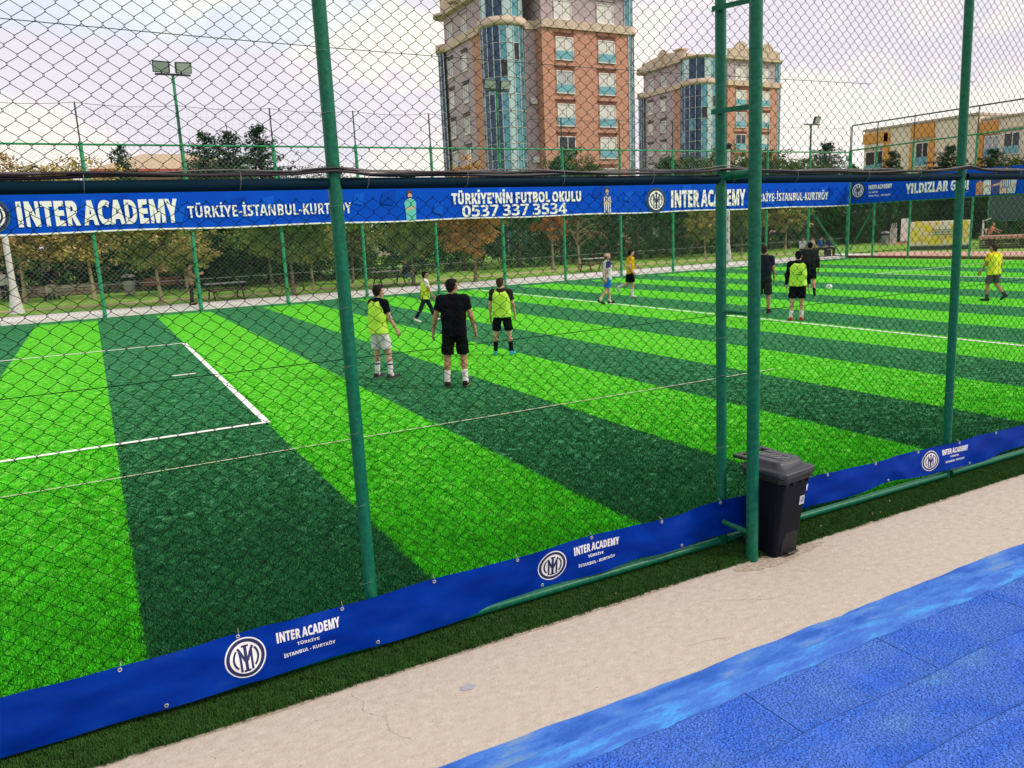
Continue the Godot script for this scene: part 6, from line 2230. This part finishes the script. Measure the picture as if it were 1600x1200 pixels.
# ------------------------------------------------------------------ people
func make_people() -> void:
	build_head()
	build_hand()
	var neon := Color(0.44, 0.76, 0.075)
	var black := Color(0.007, 0.007, 0.009)
	var pale := Color(0.50, 0.30, 0.22)
	var tan := Color(0.40, 0.22, 0.14)
	var white := Color(0.66, 0.65, 0.66)
	# yaw: 0 faces the camera side (+z); PI faces away
	person({"label": "player in plain black shirt and shorts, walking away with arms held out", "at": Vector3(5.343, 0.0, -7.608), "yaw": PI - 0.50, "h": 1.86, "cell": 0.018, "skin": tan, "shirt": black, "lower_col": Color(0.005, 0.005, 0.006), "short_t": 0.92, "socks": white, "sock_t": 0.55, "shoes": Color(0.02, 0.018, 0.016), "sole": Color(0.45, 0.36, 0.10), "hair": Color(0.012, 0.011, 0.012), "wide": 1.06,
		"legs": [[0.02, 0.10, 0.05], [0.10, 0.07, 0.28]], "arms": [[0.02, 0.34, 0.28, 0.22], [0.02, 0.30, 0.25, 0.20]], "head": -0.55, "hem": -0.14})
	person({"label": "player in neon bib over black shirt with white shorts, nearest the single close pole", "at": Vector3(4.556, 0.0, -9.302), "yaw": PI - 1.25, "h": 1.76, "cell": 0.018, "skin": pale, "shirt": black, "bib": neon, "lower_col": Color(0.55, 0.55, 0.58), "socks": white, "sock_band": Color(0.05, 0.05, 0.06), "sock_t": 0.42, "shoes": Color(0.05, 0.05, 0.05), "sole": Color(0.5, 0.5, 0.5), "hair": Color(0.016, 0.012, 0.010),
		"legs": [[0.10, 0.12, 0.12], [0.22, 0.10, 0.22]], "arms": [[0.05, 0.18, 0.18], [0.28, 0.16, 0.35]], "head": 0.05, "lean": 0.10, "hem": -0.10})
	person({"label": "player in neon bib, black shorts, long black socks and bright blue boots", "at": Vector3(7.599, 0.0, -10.176), "yaw": PI - 0.68, "h": 1.66, "cell": 0.018, "skin": pale, "shirt": Color(0.03, 0.018, 0.022), "bib": neon, "lower_col": black, "socks": black, "sock_t": 0.18, "shoes": Color(0.05, 0.42, 0.55), "hair": Color(0.05, 0.03, 0.02), "wide": 1.05,
		"legs": [[0.06, 0.14, 0.08], [0.05, 0.14, 0.1]], "arms": [[0.0, 0.22, 0.2], [0.1, 0.22, 0.3]], "head": -0.35, "hem": -0.08})
	person({"label": "boy in neon bib over white shirt with dark trousers, striding past", "at": Vector3(8.868, 0.0, -17.644), "yaw": 1.35, "h": 1.56, "skin": tan, "shirt": white, "bib": Color(0.55, 0.70, 0.06), "lower": "trousers", "lower_col": Color(0.014, 0.018, 0.035), "shoes": Color(0.6, 0.6, 0.6), "hair": black,
		"legs": [[0.42, 0.03, 0.1], [-0.42, 0.03, 0.12]], "arms": [[-0.3, 0.12, 0.2], [0.3, 0.12, 0.3]], "lean": 0.05, "hem": -0.14})
	person({"label": "player in white shirt with navy shoulders and blue shorts, stepping forward", "at": Vector3(15.586, 0.0, -17.599), "yaw": 1.25, "h": 1.74, "skin": pale, "shirt": Color(0.62, 0.61, 0.68), "sleeve_col": Color(0.04, 0.05, 0.16), "lower_col": Color(0.012, 0.13, 0.52), "socks": Color(0.62, 0.5, 0.42), "sock_t": 0.7, "shoes": Color(0.03, 0.03, 0.03), "hair": Color(0.16, 0.09, 0.05), "style": "fringe", "beard": true,
		"legs": [[0.16, 0.04, 0.08], [-0.22, 0.04, 0.35]], "arms": [[-0.25, 0.14, 0.25], [-0.35, 0.12, 0.2]], "hem": -0.12})
	person({"label": "player in yellow shirt and black shorts, running with one heel kicked back", "at": Vector3(17.523, 0.0, -18.906), "yaw": 1.25, "h": 1.74, "skin": pale, "shirt": Color(0.68, 0.42, 0.02), "lower_col": black, "socks": white, "sock_t": 0.45, "shoes": Color(0.5, 0.5, 0.48), "hair": black,
		"legs": [[-0.15, 0.03, 1.15], [0.15, 0.04, 0.25]], "arms": [[0.25, 0.12, 1.25], [-0.45, 0.14, 1.1]], "lean": 0.06, "hem": -0.10})
	person({"label": "player in dark navy shirt and shorts, half hidden behind the thicker close pole", "at": Vector3(16.567, 0.0, -11.457), "yaw": PI - 0.9, "h": 1.92, "skin": tan, "shirt": Color(0.014, 0.018, 0.032), "lower_col": Color(0.02, 0.028, 0.03), "short_t": 1.0, "shoes": Color(0.03, 0.03, 0.03), "sole": Color(0.5, 0.5, 0.5), "hair": Color(0.03, 0.02, 0.02), "socks": black, "sock_t": 0.9,
		"legs": [[0.1, 0.06, 0.1], [0.1, 0.06, 0.15]], "arms": [[0.1, 0.14, 0.3], [0.2, 0.14, 0.4]], "hem": -0.14})
	person({"label": "player in neon bib over long black sleeves, seen from behind on the halfway line", "at": Vector3(16.042, 0.0, -9.775), "yaw": PI - 0.82, "h": 1.80, "skin": pale, "shirt": black, "sleeve": 1.5, "bib": neon, "bib_print": true, "lower_col": black, "socks": white, "sock_t": 0.6, "shoes": Color(0.40, 0.06, 0.05), "hair": black, "wide": 1.04,
		"legs": [[0.0, 0.08, 0.05], [0.12, 0.02, 0.15]], "arms": [[0.0, 0.22, 0.15], [0.05, 0.20, 0.2]], "hem": -0.08})
	person({"label": "player in black sweater and shorts walking towards the ball", "at": Vector3(21.557, 0.0, -14.195), "yaw": PI - 0.75, "h": 1.84, "skin": tan, "shirt": Color(0.018, 0.020, 0.022), "sleeve": 1.5, "lower_col": black, "shoes": Color(0.03, 0.02, 0.02), "hair": black, "socks": black, "sock_t": 0.75,
		"legs": [[0.3, 0.04, 0.15], [-0.2, 0.04, 0.5]], "arms": [[0.35, 0.3, 0.5], [-0.2, 0.2, 0.3]], "lean": 0.14, "hem": -0.10})
	person({"label": "player in yellow shirt under neon bib with grey shorts, nearest the end fence", "at": Vector3(23.11, 0.0, -8.9), "yaw": PI - 0.15, "h": 1.64, "skin": tan, "shirt": Color(0.72, 0.60, 0.03), "bib": Color(0.62, 0.72, 0.05), "lower_col": Color(0.09, 0.09, 0.11), "socks": Color(0.05, 0.05, 0.06), "sock_t": 0.72, "shoes": Color(0.04, 0.045, 0.05), "hair": Color(0.05, 0.03, 0.02), "wide": 1.1,
		"legs": [[0.25, 0.06, 0.3], [-0.05, 0.06, 0.7]], "arms": [[0.3, 0.2, 0.4], [-0.1, 0.2, 0.3]], "lean": 0.1, "hem": -0.14})
	# spectators beyond the far fence
	person({"label": "person in brown jacket standing on the walkway holding a phone up", "at": Vector3(3.66, 0.12, -31.1), "yaw": PI / 2, "h": 1.74, "cell": 0.026, "skin": pale, "shirt": Color(0.24, 0.16, 0.09), "shirt_name": "jacket", "sleeve": 1.5, "lower": "trousers", "lower_col": Color(0.02, 0.022, 0.03), "hair": black, "hem": -0.14, "arms": [[0.5, 0.12, 1.5], [0.6, 0.12, 1.4]]})
	person({"label": "person in pale top past the white lamp column, farthest from the house", "at": Vector3(-4.15, 0.1, -45.0), "yaw": -0.4, "h": 1.66, "cell": 0.028, "skin": pale, "shirt": Color(0.55, 0.55, 0.55), "sleeve": 1.5, "lower": "trousers", "lower_col": Color(0.03, 0.035, 0.05), "hair": black, "style": "long"})
	person({"label": "person in dark coat standing right behind the white lamp column", "at": Vector3(-3.35, 0.1, -44.2), "yaw": 0.9, "h": 1.66, "cell": 0.028, "skin": pale, "shirt": Color(0.02, 0.022, 0.035), "shirt_name": "coat", "sleeve": 1.5, "lower": "trousers", "lower_col": Color(0.02, 0.02, 0.025), "hair": Color(0.10, 0.06, 0.04), "hem": -0.25})
	person({"label": "person in navy jacket standing behind the cream pushchair", "at": Vector3(-2.0, 0.1, -44.3), "yaw": 0.8, "h": 1.70, "cell": 0.028, "skin": pale, "shirt": Color(0.018, 0.022, 0.06), "shirt_name": "jacket", "sleeve": 1.5, "lower": "trousers", "lower_col": Color(0.02, 0.022, 0.03), "hair": black, "arms": [[0.5, 0.1, 0.4], [0.5, 0.1, 0.4]]})
	var pc := thing("pushchair", "cream padded pushchair on the lawn in front of the navy jacket", "pushchair", Vector3(-1.95, 0.1, -43.55), 0.5)
	var sm := MB.new()
	sm.cbox(Vector3(0, 0.55, 0), Vector3(0.46, 0.5, 0.5), 0.1)
	part("seat", sm.mesh(), mat("pram_cream", Color(0.55, 0.47, 0.33), 0.9), pc)
	for s in [[-0.22, 0.25], [0.22, 0.25], [-0.22, -0.25], [0.22, -0.25]]:
		var w := MB.new()
		w.lathe([Vector2(0, -0.025), Vector2(0.12, -0.025), Vector2(0.12, 0.025), Vector2(0, 0.025)], Vector3(s[0], 0.12, s[1]), 12, Basis(Vector3(0, 0, 1), PI / 2))
		part("wheel", w.mesh(), mat("tyre", Color(0.012, 0.012, 0.013), 0.8), pc)
	var hd := MB.new()
	hd.tube([Vector3(-0.2, 0.3, 0.1), Vector3(-0.2, 1.0, -0.4), Vector3(0.2, 1.0, -0.4), Vector3(0.2, 0.3, 0.1)], 0.015, 6)
	part("handle", hd.mesh(), mat("bench_iron", Color(0.02, 0.02, 0.02), 0.6), pc)
	var sit := [[1.45, 0.12, 1.45, 0.1], [1.45, 0.12, 1.5, 0.1]]
	person({"label": "person in jeans and dark top sitting at the dark picnic table", "at": Vector3(14.35, 0.1, -33.90), "yaw": PI / 2 - 0.6, "h": 1.72, "cell": 0.028, "skin": pale, "shirt": Color(0.02, 0.022, 0.035), "sleeve": 1.5, "lower": "trousers", "lower_col": Color(0.10, 0.16, 0.26), "hair": Color(0.25, 0.14, 0.08), "seat": 0.54, "legs": sit, "arms": [[0.4, 0.1, 1.2], [0.4, 0.1, 1.2]]})
	# bench with spectators at the end of the walkway
	var bb := thing("park_bench", "plain bench on the walkway near the corner with spectators on it", "bench", Vector3(41.3, 0.12, -30.9))
	for k in 3:
		var m := MB.new()
		m.cbox(Vector3(0, 0.45, -0.15 + k * 0.15), Vector3(3.0, 0.04, 0.13), 0.006)
		part("slat", m.mesh(), mat("bench_grey", Color(0.20, 0.18, 0.16), 0.8), bb)
	for s in [-1.2, 1.2]:
		var m := MB.new()
		m.box(Vector3(s, 0.215, 0), Vector3(0.08, 0.43, 0.36))
		part("leg", m.mesh(), mat("bench_iron", Color(0.02, 0.02, 0.02), 0.6), bb)
	var cl := [[Color(0.60, 0.58, 0.58), "white shirt sitting on the walkway bench, nearest the black sweater player"], [Color(0.55, 0.38, 0.28), "peach top sitting on the walkway bench"], [Color(0.02, 0.10, 0.36), "bright blue jacket sitting on the walkway bench"], [Color(0.02, 0.03, 0.13), "dark blue jacket at the corner end of the walkway bench"]]
	for i in 4:
		person({"label": "spectator in " + cl[i][1], "at": Vector3(40.15 + i * 0.76, 0.12, -30.95), "yaw": [-0.5, 0.1, 0.5, 0.9][i], "h": 1.68, "cell": 0.03, "skin": pale, "shirt": cl[i][0], "sleeve": 1.5, "lower": "trousers", "lower_col": Color(0.02, 0.022, 0.03), "hair": Color(0.02, 0.015, 0.012), "seat": 0.56, "lean": 0.12, "legs": sit, "arms": [[0.5, 0.1, 0.9], [0.5, 0.1, 0.9]], "group": "spectators on the walkway bench"})
	person({"label": "person in salmon top leaning on the fitness machine", "at": Vector3(55.3, 0.05, -28.1), "yaw": 0.4, "h": 1.72, "cell": 0.03, "skin": pale, "shirt": Color(0.58, 0.22, 0.16), "lower": "trousers", "lower_col": Color(0.03, 0.03, 0.035), "hair": Color(0.3, 0.2, 0.13), "lean": 0.3, "arms": [[1.2, 0.3, 0.3], [0.9, 0.5, 0.4]]})
